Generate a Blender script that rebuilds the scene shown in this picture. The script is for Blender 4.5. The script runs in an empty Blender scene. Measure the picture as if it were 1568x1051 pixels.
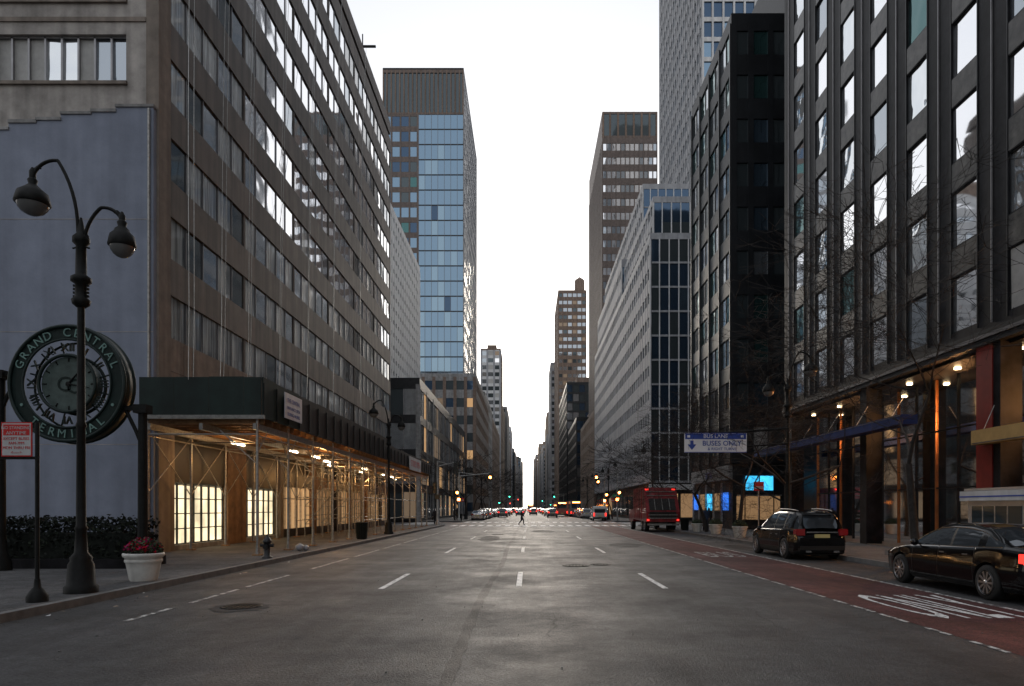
import bpy, bmesh, math, random
from mathutils import Vector, Matrix
random.seed(7)
scene=bpy.context.scene
R=random.random
def U(a,b): return a+(b-a)*random.random()

# ------------------------------------------------------------------ materials
def nt(name):
    m=bpy.data.materials.new(name); m.use_nodes=True
    t=m.node_tree; return m,t,t.nodes,t.links,t.nodes['Principled BSDF']
def M(name,col,rough=.7,metal=0,var=.3,scale=2.0,bump=0.0,streak=0.0,spec=.4,emit=None,estr=0,coat=0):
    m,t,N,L,P=nt(name)
    tc=N.new('ShaderNodeTexCoord')
    n=N.new('ShaderNodeTexNoise'); n.inputs['Scale'].default_value=scale; n.inputs['Detail'].default_value=4; n.inputs['Roughness'].default_value=.65
    L.new(tc.outputs['Object'],n.inputs['Vector'])
    mr=N.new('ShaderNodeMapRange'); mr.inputs[1].default_value=.3; mr.inputs[2].default_value=.7; mr.inputs[3].default_value=1-var; mr.inputs[4].default_value=1+var
    L.new(n.outputs['Fac'],mr.inputs[0])
    val=mr.outputs[0]
    if streak>0:
        mp=N.new('ShaderNodeMapping'); mp.inputs['Scale'].default_value=(1.6,1.6,.09); L.new(tc.outputs['Object'],mp.inputs[0])
        n2=N.new('ShaderNodeTexNoise'); n2.inputs['Scale'].default_value=1.3; n2.inputs['Detail'].default_value=3; L.new(mp.outputs[0],n2.inputs['Vector'])
        m2=N.new('ShaderNodeMapRange'); m2.inputs[1].default_value=.35; m2.inputs[2].default_value=.65; m2.inputs[3].default_value=1-streak; m2.inputs[4].default_value=1+streak*.5
        L.new(n2.outputs['Fac'],m2.inputs[0])
        mm=N.new('ShaderNodeMath'); mm.operation='MULTIPLY'; L.new(val,mm.inputs[0]); L.new(m2.outputs[0],mm.inputs[1]); val=mm.outputs[0]
    vm=N.new('ShaderNodeVectorMath'); vm.operation='SCALE'; vm.inputs[0].default_value=col; L.new(val,vm.inputs['Scale'])
    L.new(vm.outputs[0],P.inputs['Base Color'])
    P.inputs['Roughness'].default_value=rough; P.inputs['Metallic'].default_value=metal
    P.inputs['Specular IOR Level'].default_value=spec; P.inputs['Coat Weight'].default_value=coat
    if bump>0:
        b=N.new('ShaderNodeBump'); b.inputs['Strength'].default_value=bump; b.inputs['Distance'].default_value=.02
        n3=N.new('ShaderNodeTexNoise'); n3.inputs['Scale'].default_value=scale*12; n3.inputs['Detail'].default_value=2; L.new(tc.outputs['Object'],n3.inputs['Vector'])
        L.new(n3.outputs['Fac'],b.inputs['Height']); L.new(b.outputs[0],P.inputs['Normal'])
    if emit:
        P.inputs['Emission Color'].default_value=(*emit,1); P.inputs['Emission Strength'].default_value=estr
    return m
def G(name,tint,metal=.8,rough=.06,wob=.12,ws=.5,emit=None,estr=0):
    m,t,N,L,P=nt(name)
    if wob>0:
        tc=N.new('ShaderNodeTexCoord')
        n=N.new('ShaderNodeTexNoise'); n.inputs['Scale'].default_value=ws; n.inputs['Detail'].default_value=1; L.new(tc.outputs['Object'],n.inputs['Vector'])
        b=N.new('ShaderNodeBump'); b.inputs['Strength'].default_value=wob; b.inputs['Distance'].default_value=.12
        L.new(n.outputs['Fac'],b.inputs['Height']); L.new(b.outputs[0],P.inputs['Normal'])
    P.inputs['Base Color'].default_value=(*tint,1)
    P.inputs['Metallic'].default_value=metal; P.inputs['Roughness'].default_value=rough
    if emit: P.inputs['Emission Color'].default_value=(*emit,1); P.inputs['Emission Strength'].default_value=estr
    return m
def E(name,col,s,base=(.02,.02,.02),grad=True):
    m,t,N,L,P=nt(name)
    P.inputs['Base Color'].default_value=(*base,1)
    P.inputs['Emission Color'].default_value=(*col,1)
    if grad:
        tc=N.new('ShaderNodeTexCoord'); n=N.new('ShaderNodeTexNoise'); n.inputs['Scale'].default_value=.9; n.inputs['Detail'].default_value=3
        L.new(tc.outputs['Object'],n.inputs['Vector'])
        mr=N.new('ShaderNodeMapRange'); mr.inputs[1].default_value=.3; mr.inputs[2].default_value=.7; mr.inputs[3].default_value=s*.55; mr.inputs[4].default_value=s*1.3
        L.new(n.outputs['Fac'],mr.inputs[0]); L.new(mr.outputs[0],P.inputs['Emission Strength'])
    else: P.inputs['Emission Strength'].default_value=s
    return m
def asphalt(name,col,spk=.45,tracks=True,r0=.48,r1=.72,spec=.4):
    m,t,N,L,P=nt(name)
    tc=N.new('ShaderNodeTexCoord'); O=tc.outputs['Object']
    def noise(s,d=4,mp=None):
        n=N.new('ShaderNodeTexNoise'); n.inputs['Scale'].default_value=s; n.inputs['Detail'].default_value=d; n.inputs['Roughness'].default_value=.68
        if mp:
            k=N.new('ShaderNodeMapping'); k.inputs['Scale'].default_value=mp; L.new(O,k.inputs[0]); L.new(k.outputs[0],n.inputs['Vector'])
        else: L.new(O,n.inputs['Vector'])
        return n.outputs['Fac']
    def rng(s,a,b,c,d):
        k=N.new('ShaderNodeMapRange'); 
        for i,v in enumerate((a,b,c,d)): k.inputs[i+1].default_value=v
        L.new(s,k.inputs[0]); return k.outputs[0]
    def mul(a,b):
        k=N.new('ShaderNodeMath'); k.operation='MULTIPLY'; L.new(a,k.inputs[0]); L.new(b,k.inputs[1]); return k.outputs[0]
    bigf=noise(.5,8)
    v=mul(mul(rng(bigf,.3,.7,.6,1.4),rng(noise(28,2),.35,.65,1-spk,1+spk)),rng(noise(6,6),.35,.65,.72,1.3))
    if tracks:
        v=mul(v,rng(noise(1.0,3,(1.3,.03,1)),.35,.65,.7,1.32))
        vo=N.new('ShaderNodeTexVoronoi'); vo.feature='DISTANCE_TO_EDGE'; vo.inputs['Scale'].default_value=.2
        w=N.new('ShaderNodeVectorMath'); w.operation='ADD'; nn=N.new('ShaderNodeTexNoise'); nn.inputs['Scale'].default_value=1.2; nn.inputs['Detail'].default_value=4
        L.new(O,nn.inputs['Vector']); sc=N.new('ShaderNodeVectorMath'); sc.operation='SCALE'; sc.inputs['Scale'].default_value=1.6
        L.new(nn.outputs['Color'],sc.inputs[0]); L.new(O,w.inputs[0]); L.new(sc.outputs[0],w.inputs[1]); L.new(w.outputs[0],vo.inputs['Vector'])
        v=mul(v,rng(vo.outputs['Distance'],0,.005,.6,1))
    vm=N.new('ShaderNodeVectorMath'); vm.operation='SCALE'; vm.inputs[0].default_value=col; L.new(v,vm.inputs['Scale'])
    L.new(vm.outputs[0],P.inputs['Base Color'])
    L.new(rng(bigf,.3,.7,r1,r0),P.inputs['Roughness']); P.inputs['Specular IOR Level'].default_value=spec
    b=N.new('ShaderNodeBump'); b.inputs['Strength'].default_value=.9; b.inputs['Distance'].default_value=.03; L.new(noise(30,3),b.inputs['Height']); L.new(b.outputs[0],P.inputs['Normal'])
    return m
def paintmat(name,col,under,thr=.5,scale=6):
    m,t,N,L,P=nt(name)
    tc=N.new('ShaderNodeTexCoord'); n=N.new('ShaderNodeTexNoise'); n.inputs['Scale'].default_value=scale; n.inputs['Detail'].default_value=7; n.inputs['Roughness'].default_value=.75
    L.new(tc.outputs['Object'],n.inputs['Vector'])
    mr=N.new('ShaderNodeMapRange'); mr.inputs[1].default_value=thr-.04; mr.inputs[2].default_value=thr+.05; L.new(n.outputs['Fac'],mr.inputs[0])
    mx=N.new('ShaderNodeMix'); mx.data_type='RGBA'; mx.inputs['A'].default_value=(*col,1); mx.inputs['B'].default_value=(*under,1)
    L.new(mr.outputs[0],mx.inputs['Factor']); L.new(mx.outputs['Result'],P.inputs['Base Color']); P.inputs['Roughness'].default_value=.65
    return m
def thin_glass(name,col=(.95,.96,.96)):
    m=bpy.data.materials.new(name); m.use_nodes=True; N=m.node_tree.nodes; L=m.node_tree.links; N.clear()
    o=N.new('ShaderNodeOutputMaterial'); t=N.new('ShaderNodeBsdfTransparent'); t.inputs[0].default_value=(*col,1)
    g=N.new('ShaderNodeBsdfGlossy'); g.inputs['Roughness'].default_value=.04
    f=N.new('ShaderNodeFresnel'); f.inputs[0].default_value=1.25
    mx=N.new('ShaderNodeMixShader'); L.new(f.outputs[0],mx.inputs[0]); L.new(t.outputs[0],mx.inputs[1]); L.new(g.outputs[0],mx.inputs[2]); L.new(mx.outputs[0],o.inputs[0])
    return m

m_asph=asphalt('asphalt',(.041,.042,.045))
m_red=asphalt('red_bus_lane',(.080,.024,.023),tracks=True,r0=.6,r1=.8,spec=.3)
m_tar=asphalt('tar_seal',(.022,.022,.024),tracks=False,r0=.5,r1=.72,spec=.35)
m_patch=asphalt('asphalt_patch',(.028,.029,.031),tracks=False,r0=.6,r1=.8,spec=.3)
m_white=paintmat('road_paint',(.8,.8,.78),(.09,.09,.09),.55)
m_white2=paintmat('road_paint_worn',(.6,.6,.58),(.06,.06,.06),.49)
m_side=asphalt('sidewalk_concrete',(.085,.085,.087),spk=.25,tracks=False,r0=.7,r1=.9)
m_kerb=M('kerb_granite',(.14,.14,.14),.7,bump=.2,scale=3)
m_ground=M('ground',(.08,.08,.08),.9)
m_black=M('black_metal',(.008,.009,.009),.6,metal=0,var=.4,scale=8,spec=.2)
m_dgreen=M('dark_green_metal',(.006,.017,.016),.5,metal=.2,scale=6)
m_steel=M('galvanised_steel',(.3,.3,.29),.4,metal=.7,scale=9)
m_alum=M('aluminium',(.5,.5,.5),.35,metal=.8,scale=6)
m_blue=M('painted_stucco',(.22,.25,.32),.9,var=.12,scale=.9,streak=.10,bump=.35)
m_stone=M('grey_brick',(.34,.32,.30),.85,var=.28,scale=1.2,streak=.25,bump=.4)
m_brown=M('brown_spandrel',(.09,.071,.061),.6,var=.3,scale=.8,streak=.45)
m_pier=M('stone_pier',(.075,.063,.057),.7,var=.25,streak=.3)
m_beige=M('beige_stone',(.20,.17,.145),.8,var=.2,streak=.3)
m_granite=M('dark_granite',(.011,.011,.013),.5,var=.85,scale=1.9,streak=.5,spec=.18)
m_grspan=M('mottled_spandrel',(.05,.048,.045),.35,var=.9,scale=2.6,streak=.3,spec=.4)
m_mull=M('light_mullion',(.32,.32,.33),.4,metal=.6,var=.15)
m_gmull=M('grey_mullion',(.14,.14,.15),.4,metal=.6,var=.15)
m_dmull=M('dark_mullion',(.025,.027,.03),.4,metal=.5)
m_dark=M('dark_cladding',(.012,.014,.017),.45,var=.4,scale=.6,spec=.25)
m_wht=M('white_cladding',(.52,.53,.54),.6,var=.1,streak=.15)
m_ltgrey=M('pale_grey_cladding',(.28,.29,.31),.6,var=.12,streak=.2)
m_tanb=M('tan_brick',(.26,.21,.17),.85,streak=.25)
m_brk=M('brown_brick',(.17,.125,.10),.85,streak=.25)
m_gry=M('grey_stone',(.24,.24,.24),.85,streak=.3)
m_roof=M('roofing',(.05,.05,.05),.9)
m_brnt=M('bronze_tower',(.12,.095,.085),.6,streak=.15)
g_mir=G('glass_mirror',(.92,.93,.95),.97,.03)
g_warp=G('glass_warped',(.75,.78,.8),.92,.04,wob=.7,ws=.9)
g_mid=G('glass_mid',(.38,.42,.46),.85,.05)
g_dk=G('glass_dark',(.08,.10,.11),.6,.06)
g_teal=G('glass_teal',(.07,.16,.16),.8,.06,wob=.5,ws=.8)
g_blue=G('glass_blue',(.19,.28,.37),.9,.05,wob=.05)
g_blue2=G('glass_blue_light',(.24,.34,.42),.9,.05,wob=.05)
g_navy=G('glass_navy',(.06,.10,.16),.75,.05)
g_brn=G('glass_brown_reflection',(.30,.21,.16),.85,.08,wob=.5,ws=.8)  # brown tint paints in the reflection of sunlit brown walls
g_blind=M('window_blind',(.34,.34,.33),.5,var=.15,scale=3,spec=.6)
g_warm=G('glass_lit_warm',(.08,.06,.05),.3,.2,wob=0,emit=(1,.58,.26),estr=.5)
g_warmd=G('glass_lit_dim',(.08,.07,.06),.4,.15,wob=0,emit=(1,.7,.45),estr=.14)
def blinds():
    m,t,N,L,P=nt('window_vertical_blinds')
    tc=N.new('ShaderNodeTexCoord'); mp=N.new('ShaderNodeMapping'); mp.inputs['Scale'].default_value=(6,6,.25); L.new(tc.outputs['Object'],mp.inputs[0])
    n=N.new('ShaderNodeTexNoise'); n.inputs['Scale'].default_value=1.2; n.inputs['Detail'].default_value=2; L.new(mp.outputs[0],n.inputs['Vector'])
    r=N.new('ShaderNodeValToRGB'); r.color_ramp.elements[0].position=.42; r.color_ramp.elements[0].color=(.02,.028,.032,1); r.color_ramp.elements[1].position=.62; r.color_ramp.elements[1].color=(.24,.28,.29,1)
    L.new(n.outputs['Fac'],r.inputs[0]); L.new(r.outputs[0],P.inputs['Base Color']); P.inputs['Roughness'].default_value=.35
    P.inputs['Coat Weight'].default_value=1; P.inputs['Coat Roughness'].default_value=.03; P.inputs['Coat IOR'].default_value=1.8
    return m
g_vb=blinds()

# ------------------------------------------------------------------ builder
class MB:
    def __init__(s): s.v=[];s.f=[];s.m=[];s.sm=[];s.ms=[]
    def mi(s,m):
        if m not in s.ms: s.ms.append(m)
        return s.ms.index(m)
    def add(s,vs,fs,m,smooth=False):
        b=len(s.v); s.v+= [tuple(v) for v in vs]; k=s.mi(m)
        for f in fs: s.f.append([i+b for i in f]); s.m.append(k); s.sm.append(smooth)
    def quad(s,a,b,c,d,m): s.add([a,b,c,d],[(0,1,2,3)],m)
    def box(s,x0,x1,y0,y1,z0,z1,m):
        s.add([(x0,y0,z0),(x1,y0,z0),(x1,y1,z0),(x0,y1,z0),(x0,y0,z1),(x1,y0,z1),(x1,y1,z1),(x0,y1,z1)],
              [(0,3,2,1),(4,5,6,7),(0,1,5,4),(1,2,6,5),(2,3,7,6),(3,0,4,7)],m)
    def obox(s,o,u,n,a0,a1,b0,b1,z0,z1,m):
        def P(a,b,z): return (o[0]+u[0]*a+n[0]*b,o[1]+u[1]*a+n[1]*b,z)
        s.add([P(a0,b0,z0),P(a1,b0,z0),P(a1,b1,z0),P(a0,b1,z0),P(a0,b0,z1),P(a1,b0,z1),P(a1,b1,z1),P(a0,b1,z1)],
              [(0,3,2,1),(4,5,6,7),(0,1,5,4),(1,2,6,5),(2,3,7,6),(3,0,4,7)],m)
    def cyl(s,p0,p1,r0,r1,m,n=8,cap=True):
        p0=Vector(p0);p1=Vector(p1);d=(p1-p0)
        if d.length<1e-6:return
        d.normalize(); a=d.orthogonal().normalized(); b=d.cross(a)
        vs=[];
        for p,r in((p0,r0),(p1,r1)):
            for i in range(n):
                t=2*math.pi*i/n; vs.append(p+a*(math.cos(t)*r)+b*(math.sin(t)*r))
        fs=[(i,(i+1)%n,n+(i+1)%n,n+i) for i in range(n)]
        s.add(vs,fs,m,n>4)
        if cap: s.add(vs,[tuple(range(n))[::-1],tuple(range(n,2*n))],m)
    def tube(s,pts,r,m,n=6):
        for i in range(len(pts)-1):
            ra=r[i] if isinstance(r,list) else r; rb=r[i+1] if isinstance(r,list) else r
            s.cyl(pts[i],pts[i+1],ra,rb,m,n)
    def lathe(s,c,prof,m,n=20,axis='z',cap=True):
        vs=[]
        for r,h in prof:
            for i in range(n):
                t=2*math.pi*i/n; a,b=math.cos(t)*r,math.sin(t)*r
                if axis=='z': vs.append((c[0]+a,c[1]+b,c[2]+h))
                elif axis=='x': vs.append((c[0]+h,c[1]+a,c[2]+b))
                else: vs.append((c[0]+a,c[1]+h,c[2]+b))
        fs=[]
        for k in range(len(prof)-1):
            for i in range(n): fs.append((k*n+i,k*n+(i+1)%n,(k+1)*n+(i+1)%n,(k+1)*n+i))
        s.add(vs,fs,m,True)
        if cap: s.add(vs[:n],[tuple(range(n))],m); s.add(vs[-n:],[tuple(range(n))],m)
    def torus(s,c,R_,r,m,n=48,k=8):
        vs=[];fs=[]
        for i in range(n):
            t=2*math.pi*i/n
            for j in range(k):
                q=2*math.pi*j/k; rr=R_+r*math.cos(q)
                vs.append((c[0]+rr*math.cos(t),c[1]+r*math.sin(q),c[2]+rr*math.sin(t)))
        for i in range(n):
            for j in range(k): fs.append((i*k+j,((i+1)%n)*k+j,((i+1)%n)*k+(j+1)%k,i*k+(j+1)%k))
        s.add(vs,fs,m,True)
    def text(s,txt,size,mat4,m,ext=.005,off=0):
        cu=bpy.data.curves.new('t','FONT'); cu.body=txt; cu.size=size; cu.align_x='CENTER'; cu.align_y='CENTER'; cu.extrude=ext; cu.resolution_u=3; cu.offset=off
        ob=bpy.data.objects.new('t',cu); scene.collection.objects.link(ob)
        dg=bpy.context.evaluated_depsgraph_get(); dg.update()
        me=bpy.data.meshes.new_from_object(ob.evaluated_get(dg))
        s.add([mat4@v.co for v in me.vertices],[tuple(p.vertices) for p in me.polygons],m)
        bpy.data.objects.remove(ob); bpy.data.meshes.remove(me)
    def mesh(s,name):
        me=bpy.data.meshes.new(name); me.from_pydata(s.v,[],s.f)
        for m in s.ms: me.materials.append(m)
        me.polygons.foreach_set('material_index',s.m); me.polygons.foreach_set('use_smooth',s.sm); me.update(); return me
    def build(s,name,loc=(0,0,0),rot=0):
        ob=bpy.data.objects.new(name,s.mesh(name)); scene.collection.objects.link(ob); ob.location=loc; ob.rotation_euler=(0,0,rot); return ob
def inst(name,me,loc,rot=0,sc=1):
    ob=bpy.data.objects.new(name,me); scene.collection.objects.link(ob); ob.location=loc; ob.rotation_euler=(0,0,rot); ob.scale=(sc,sc,sc); return ob

def pick(ws):
    t=sum(w for _,w in ws)*R()
    for m,w in ws:
        t-=w
        if t<=0: return m
    return ws[-1][0]
def facade(mb,o,u,n,w,z0,z1,fh,cw,wb,wt,wall,pierm,gl,pier=.3,rec=.12,pout=.03,every=1,mull=.06,mm=None,tilt=.006,rowglass=None):
    nr=max(1,int(round((z1-z0)/fh))); fh=(z1-z0)/nr; nc=max(1,int(round(w/cw))); cw=w/nc; mm=mm or pierm
    prev=z0
    for r in range(nr):
        zb=z0+r*fh+wb; zt=z0+r*fh+wt
        if zb-prev>.01: mb.obox(o,u,n,0,w,-rec-.12,0,prev,zb,wall)
        prev=zt
        for c in range(nc):
            a0=c*cw; a1=a0+cw; t1,t2,t3=[U(-tilt,tilt) for _ in range(3)]
            def P(a,z,b): return (o[0]+u[0]*a+n[0]*(b-rec),o[1]+u[1]*a+n[1]*(b-rec),z)
            g=pick(rowglass(r,nr,c,nc) if rowglass else gl)
            mb.quad(P(a0,zb,t1),P(a1,zb,t2),P(a1,zt,t2+t3-t1),P(a0,zt,t3),g)
    if z1-prev>.01: mb.obox(o,u,n,0,w,-rec-.12,0,prev,z1,wall)
    for c in range(nc+1):
        big=(c%every==0) or c==nc; hw=(pier if big else mull)/2
        a=min(max(c*cw,hw),w-hw)
        mb.obox(o,u,n,a-hw,a+hw,-rec-.1,(pout if big else -rec+.05),z0+.003,z1-.003,pierm if big else mm)
def bldg(name,x0,x1,y0,y1,H,side,cfg,front=None,z0=0,mb=None,parapet=.8,wallm=None):
    own=mb is None; mb=mb or MB(); wm=wallm or cfg['wall']; c=.32
    mb.box(x0+c,x1-c,y0+c,y1-.01,z0,H,wm)
    mb.box(x0+.02,x1-.02,y0+.02,y1-.02,H,H+parapet,wm)
    mb.box(x0+.5,x1-.5,y0+.5,y1-.5,H+parapet,H+parapet+.02,m_roof)
    f=dict(cfg); f2=dict(front or cfg)
    if side=='L': facade(mb,(x1,y0),(0,1),(1,0),y1-y0,z0,H,**f)
    else: facade(mb,(x0,y0),(0,1),(-1,0),y1-y0,z0,H,**f)
    facade(mb,(x0+.001,y0),(1,0),(0,-1),x1-x0-.002,z0,H,**f2)
    if own:
        if x1-x0>8 and y1-y0>10:
            cx=(x0+x1)/2;cy=(y0+y1)/2; mb.box(cx-(x1-x0)*.2,cx+(x1-x0)*.25,cy-(y1-y0)*.25,cy+(y1-y0)*.1,H+parapet+.02,H+parapet+U(2.5,5),m_brk)
        mb.build(name)
    return mb

# ------------------------------------------------------------------ ground & roads
K0,K1=-8.2,10.9
mb=MB(); mb.quad((-3000,-300,-.03),(3000,-300,-.03),(3000,6000,-.03),(-3000,6000,-.03),m_ground); mb.build('ground')
mb=MB(); mb.quad((K0-.5,-120,0),(K1+.5,-120,0),(K1+.5,4500,0),(K0-.5,4500,0),m_asph); mb.build('avenue_road')
cross=[(67.5,86)]+[(y,y+15) for y in (202,332,574,700,830,960,1100,1300,1500,1800)]
mb=MB()
for a,b in cross:
    mb.quad((-200,a-.5,-.004),(K0-.4,a-.5,-.004),(K0-.4,b+.5,-.004),(-200,b+.5,-.004),m_asph)
    mb.quad((K1+.4,a-.5,-.004),(200,a-.5,-.004),(200,b+.5,-.004),(K1+.4,b+.5,-.004),m_asph)
mb.build('cross_street_road')
mbL=MB(); mbR=MB()
ys=[-120]+[v for c in cross for v in c]+[4500]
for i in range(0,len(ys),2):
    a,b=ys[i],ys[i+1]
    for mb,xa,xb,ka,kb in((mbL,-60,K0-.18,K0-.18,K0),(mbR,K1+.18,60,K1,K1+.18)):
        mb.box(xa,xb,a,b,-.02,.15,m_side); mb.box(ka,kb,a,b,-.02,.146,m_kerb)
        if a<200:
            y=max(a,-10)
            sx0,sx1=(-13.5,K0-.2) if xa<0 else (K1+.2,15.4)
            while y<min(b,120):
                mb.box(sx0,sx1,y,y+.015,.15,.1512,m_tar); y+=1.5
            x=sx0
            while x<sx1: mb.box(x,x+.012,max(a,-10),min(b,120),.1505,.1515,m_tar); x+=1.5
mbL.build('sidewalk'); mbR.build('sidewalk')
mb=MB(); mb.quad((6.0,-20,.004),(8.55,-20,.004),(8.55,66,.004),(6.0,66,.004),m_red); mb.build('bus_lane_road')
mb=MB()
def mark(x0,x1,y0,y1,m=m_white,z=.008): mb.quad((x0,y0,z),(x1,y0,z),(x1,y1,z),(x0,y1,z),m)
for x,yo in((-3.25,15.1),(-.2,15.6),(3.07,15.2)):
    for k in range(0,60):
        y=yo+12*k
        if 62<y<92: continue
        mark(x-.065,x+.065,y,y+3.5)
y=-5
while y<66:
    mark(5.93,6.01,y,y+U(.6,1.0),m_white2); y+=U(.95,1.2)
mark(8.52,8.62,0,64,m_white2)
mark(-6.42,-6.32,10.8,12.3,m_white2); mark(-6.42,-6.32,12.9,15.0,m_white2); mark(-6.42,-6.32,15.5,18.2,m_white2)
y=20
while y<64: mark(-6.4,-6.3,y,y+4.2,m_white2); y+=5
mark(-3.3,5.6,65.0,65.4); 
for cy0,cy1 in((67.2,71.0),(82.5,86.3)):
    x=K0+.5
    while x<K1-.5: mark(x,x+.5,cy0,cy1); x+=.9
for cx in(-12.2,12.6):
    y=69.5
    while y<84: mark(cx-1.6,cx+1.6,y,y+.4); y+=.9
for a,b in cross[1:4]:
    x=K0+.5
    while x<K1-.5: mark(x,x+.45,a-3,a); x+=.95
mb.text('ONLY',1.0,Matrix.Translation((7.45,12.4,.0085))@Matrix.Diagonal((.66,4.3,1,1)),m_white,ext=.0005,off=.0)
mb.text('BUS',1.0,Matrix.Translation((7.4,26.2,.0085))@Matrix.Diagonal((.85,4.0,1,1)),m_white2,ext=.0005,off=.0)
mb.build('road_markings')
mb=MB(); pl=[];pr=[]; y=3
while y<64:
    xx=-.86+.05*math.sin(y*.35); w=U(.05,.09); pl.append((xx-w-.02,y,.006)); pr.append((xx+w,y,.006)); y+=.3
for i in range(len(pl)-1): mb.quad(pl[i],pr[i],pr[i+1],pl[i+1],m_tar)
for (x,y,w,l) in((-5.2,12.3,.9,1.0),(4.7,33,1.4,3),(-2.2,40,1.1,6),(1.2,52,1.5,4),(9.7,30,1.2,5)):
    n=22; vs=[(x+math.cos(t)*w*U(.8,1.1)*.6,y+math.sin(t)*l*U(.85,1.1)*.6,.0065) for t in [2*math.pi*i/n for i in range(n)]]
    mb.add(vs,[tuple(range(n))],m_patch)
for k in range(7):
    x,y=U(-7.5,5.5),U(9,55); pts=[]
    for i in range(9): pts.append((x,y)); x+=U(-.1,.1); y+=U(.15,.45)
    for (xa,ya),(xb,yb) in zip(pts,pts[1:]): mb.quad((xa-.008,ya,.0062),(xa+.008,ya,.0062),(xb+.008,yb,.0062),(xb-.008,yb,.0062),m_tar)
mb.build('road_repair_patch')
def manhole(x,y,r=.42):
    mb=MB(); mb.lathe((x,y,.004),[(r,0),(r,.012),(r*.9,.014),(r*.88,.009),(.01,.009)],m_black,n=28)
    for i in range(-3,4):
        for j in range(-3,4):
            if i*i+j*j<10: mb.box(x+i*.1-.03,x+i*.1+.03,y+j*.1-.03,y+j*.1+.03,.012,.019,m_black)
    mb.build('manhole_cover')
manhole(1.5,21.2);manhole(2.3,21.6,.3);manhole(-5.2,12.4,.36);manhole(-2,46)
mb=MB()
for i in range(320):
    x,y=U(K0+.1,K1-.1),U(3,32); s=U(.006,.022); 
    if R()<.5: x=K0+.05+abs(random.gauss(0,.25))
    mb.box(x,x+s,y,y+s*1.3,.006,.006+s*.6,m_kerb)
for i in range(26):   # leaves and paper scraps by the kerbs
    x,y=(K0+abs(random.gauss(0,.35))+.05 if R()<.6 else K1-abs(random.gauss(0,.4))-.05),U(6,40); s=U(.03,.09); a=U(0,3)
    mb.quad((x,y,.009),(x+s*math.cos(a),y+s*math.sin(a),.012),(x+s*1.2*math.cos(a+.8),y+s*1.2*math.sin(a+.8),.03),(x+s*.5*math.cos(a+1.6),y+s*.5*math.sin(a+1.6),.011),m_wht if R()<.4 else m_tanb)
mb.build('road_litter')

# ------------------------------------------------------------------ LEFT building L1
mb=MB(); XL=-13.6
mb.box(-45,XL-.45,25.45,67.6,0,39.2,m_stone); mb.box(-45,XL-.02,25.1,67.7,38.8,40,m_brown)
gl1=[(g_vb,5),(g_mid,3),(g_mir,2),(g_dk,2)]
def rg1(r,nr,c,nc):
    if c<5: return [(g_vb,8),(g_mid,1.5),(g_dk,2)]
    if r<3: return [(g_vb,6),(g_mid,2),(g_dk,3)]
    if c<18: return [(g_mir,12),(g_mid,1.2),(g_vb,.7)]
    return [(g_mid,3),(g_mir,5),(g_vb,2),(g_dk,1)]
facade(mb,(XL,25.9),(0,1),(1,0),41.8,8.3,38.3,3.0,1.39,0.0,1.62,m_brown,m_pier,gl1,pier=.2,rec=.08,pout=-.03,every=5,mull=.04,mm=m_gmull,rowglass=rg1,tilt=.005)
mb.box(XL-.4,XL+.06,25.05,25.9,.15,38.9,m_beige)
mb.box(XL-.4,XL-.002,25.9,67.68,4.6,8.29,m_beige)
for y in range(27,67,4): mb.box(XL-.01,XL+.004,y,y+.03,4.6,8.2,m_brown)
mb.box(XL-.02,XL+.006,25.9,67.6,7.0,7.03,m_brown)
mb.box(XL-.5,XL-.35,25.9,67.6,.15,4.6,m_dark)
mb.box(-45,XL-.41,25.08,25.44,0,17.45,m_stone)
for k in range(7):
    z=17.45+k*3.0
    mb.box(-45,XL-.41,25.08,25.44,z+1.75,z+3.0,m_stone)
    mb.box(-14.75,XL-.41,25.08,25.44,z,z+1.75,m_stone); mb.box(-45,-19.65,25.08,25.44,z,z+1.75,m_stone)
    mb.box(-19.7,-14.7,24.98,25.2,z-.12,z-.0,m_beige)
    mb.box(-45,XL-.41,25.03,25.078,z+2.2,z+2.36,m_beige)
    n=8
    for i in range(n):
        a=-19.65+i*4.9/n; b=a+4.9/n; t=U(-.02,.02)
        mb.quad((a,25.3+t,z),(b,25.3-t,z),(b,25.3,z+1.75),(a,25.3,z+1.75),pick([(g_blind,4),(g_mid,3),(g_warp,3)]))
        mb.box(a-.035,a+.035,25.2,25.34,z,z+1.75,m_mull)
    mb.box(-19.65,-14.75,25.2,25.26,z+1.69,z+1.75,m_mull); mb.box(-19.65,-14.75,25.2,25.26,z,z+.06,m_mull)
steps=[(-45,-18.9,15.55),(-18.9,-17.9,15.8),(-17.9,-17.0,15.9),(-17.0,-15.9,16.12),(-15.9,-15.0,16.2),(-15.0,-13.62,16.38)]
for a,b,h in steps:
    mb.box(a,b,24.85,25.07,.15,h,m_blue); mb.box(a,b+.03,24.80,25.06,h+.002,h+.09+U(0,.04),m_gry)
for z in(4.1,8.2,12.3): mb.box(-45,-13.63,24.842,24.849,z,z+.02,m_stone)
mb.cyl((-13.75,24.78,.15),(-13.75,24.78,16.3),.05,.05,m_steel)
m_lit=E('lit_window_panel',(1,.82,.52),1.5)
m_wood=M('plywood',(.20,.115,.06),.75,var=.35,scale=3,streak=.25)
for a,b in((26.3,31.0),(33.0,37.2)):
    mb.box(XL-.35,XL-.3,a,b,.35,2.75,m_lit)
    k=int((b-a)/.62)
    for i in range(k+1): y=a+(b-a)*i/k; mb.box(XL-.3,XL-.22,y-.025,y+.025,.35,2.75,m_dmull)
    for z in(.35,.95,1.55,2.15,2.7): mb.box(XL-.3,XL-.23,a,b,z,z+.04,m_dmull)
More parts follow.
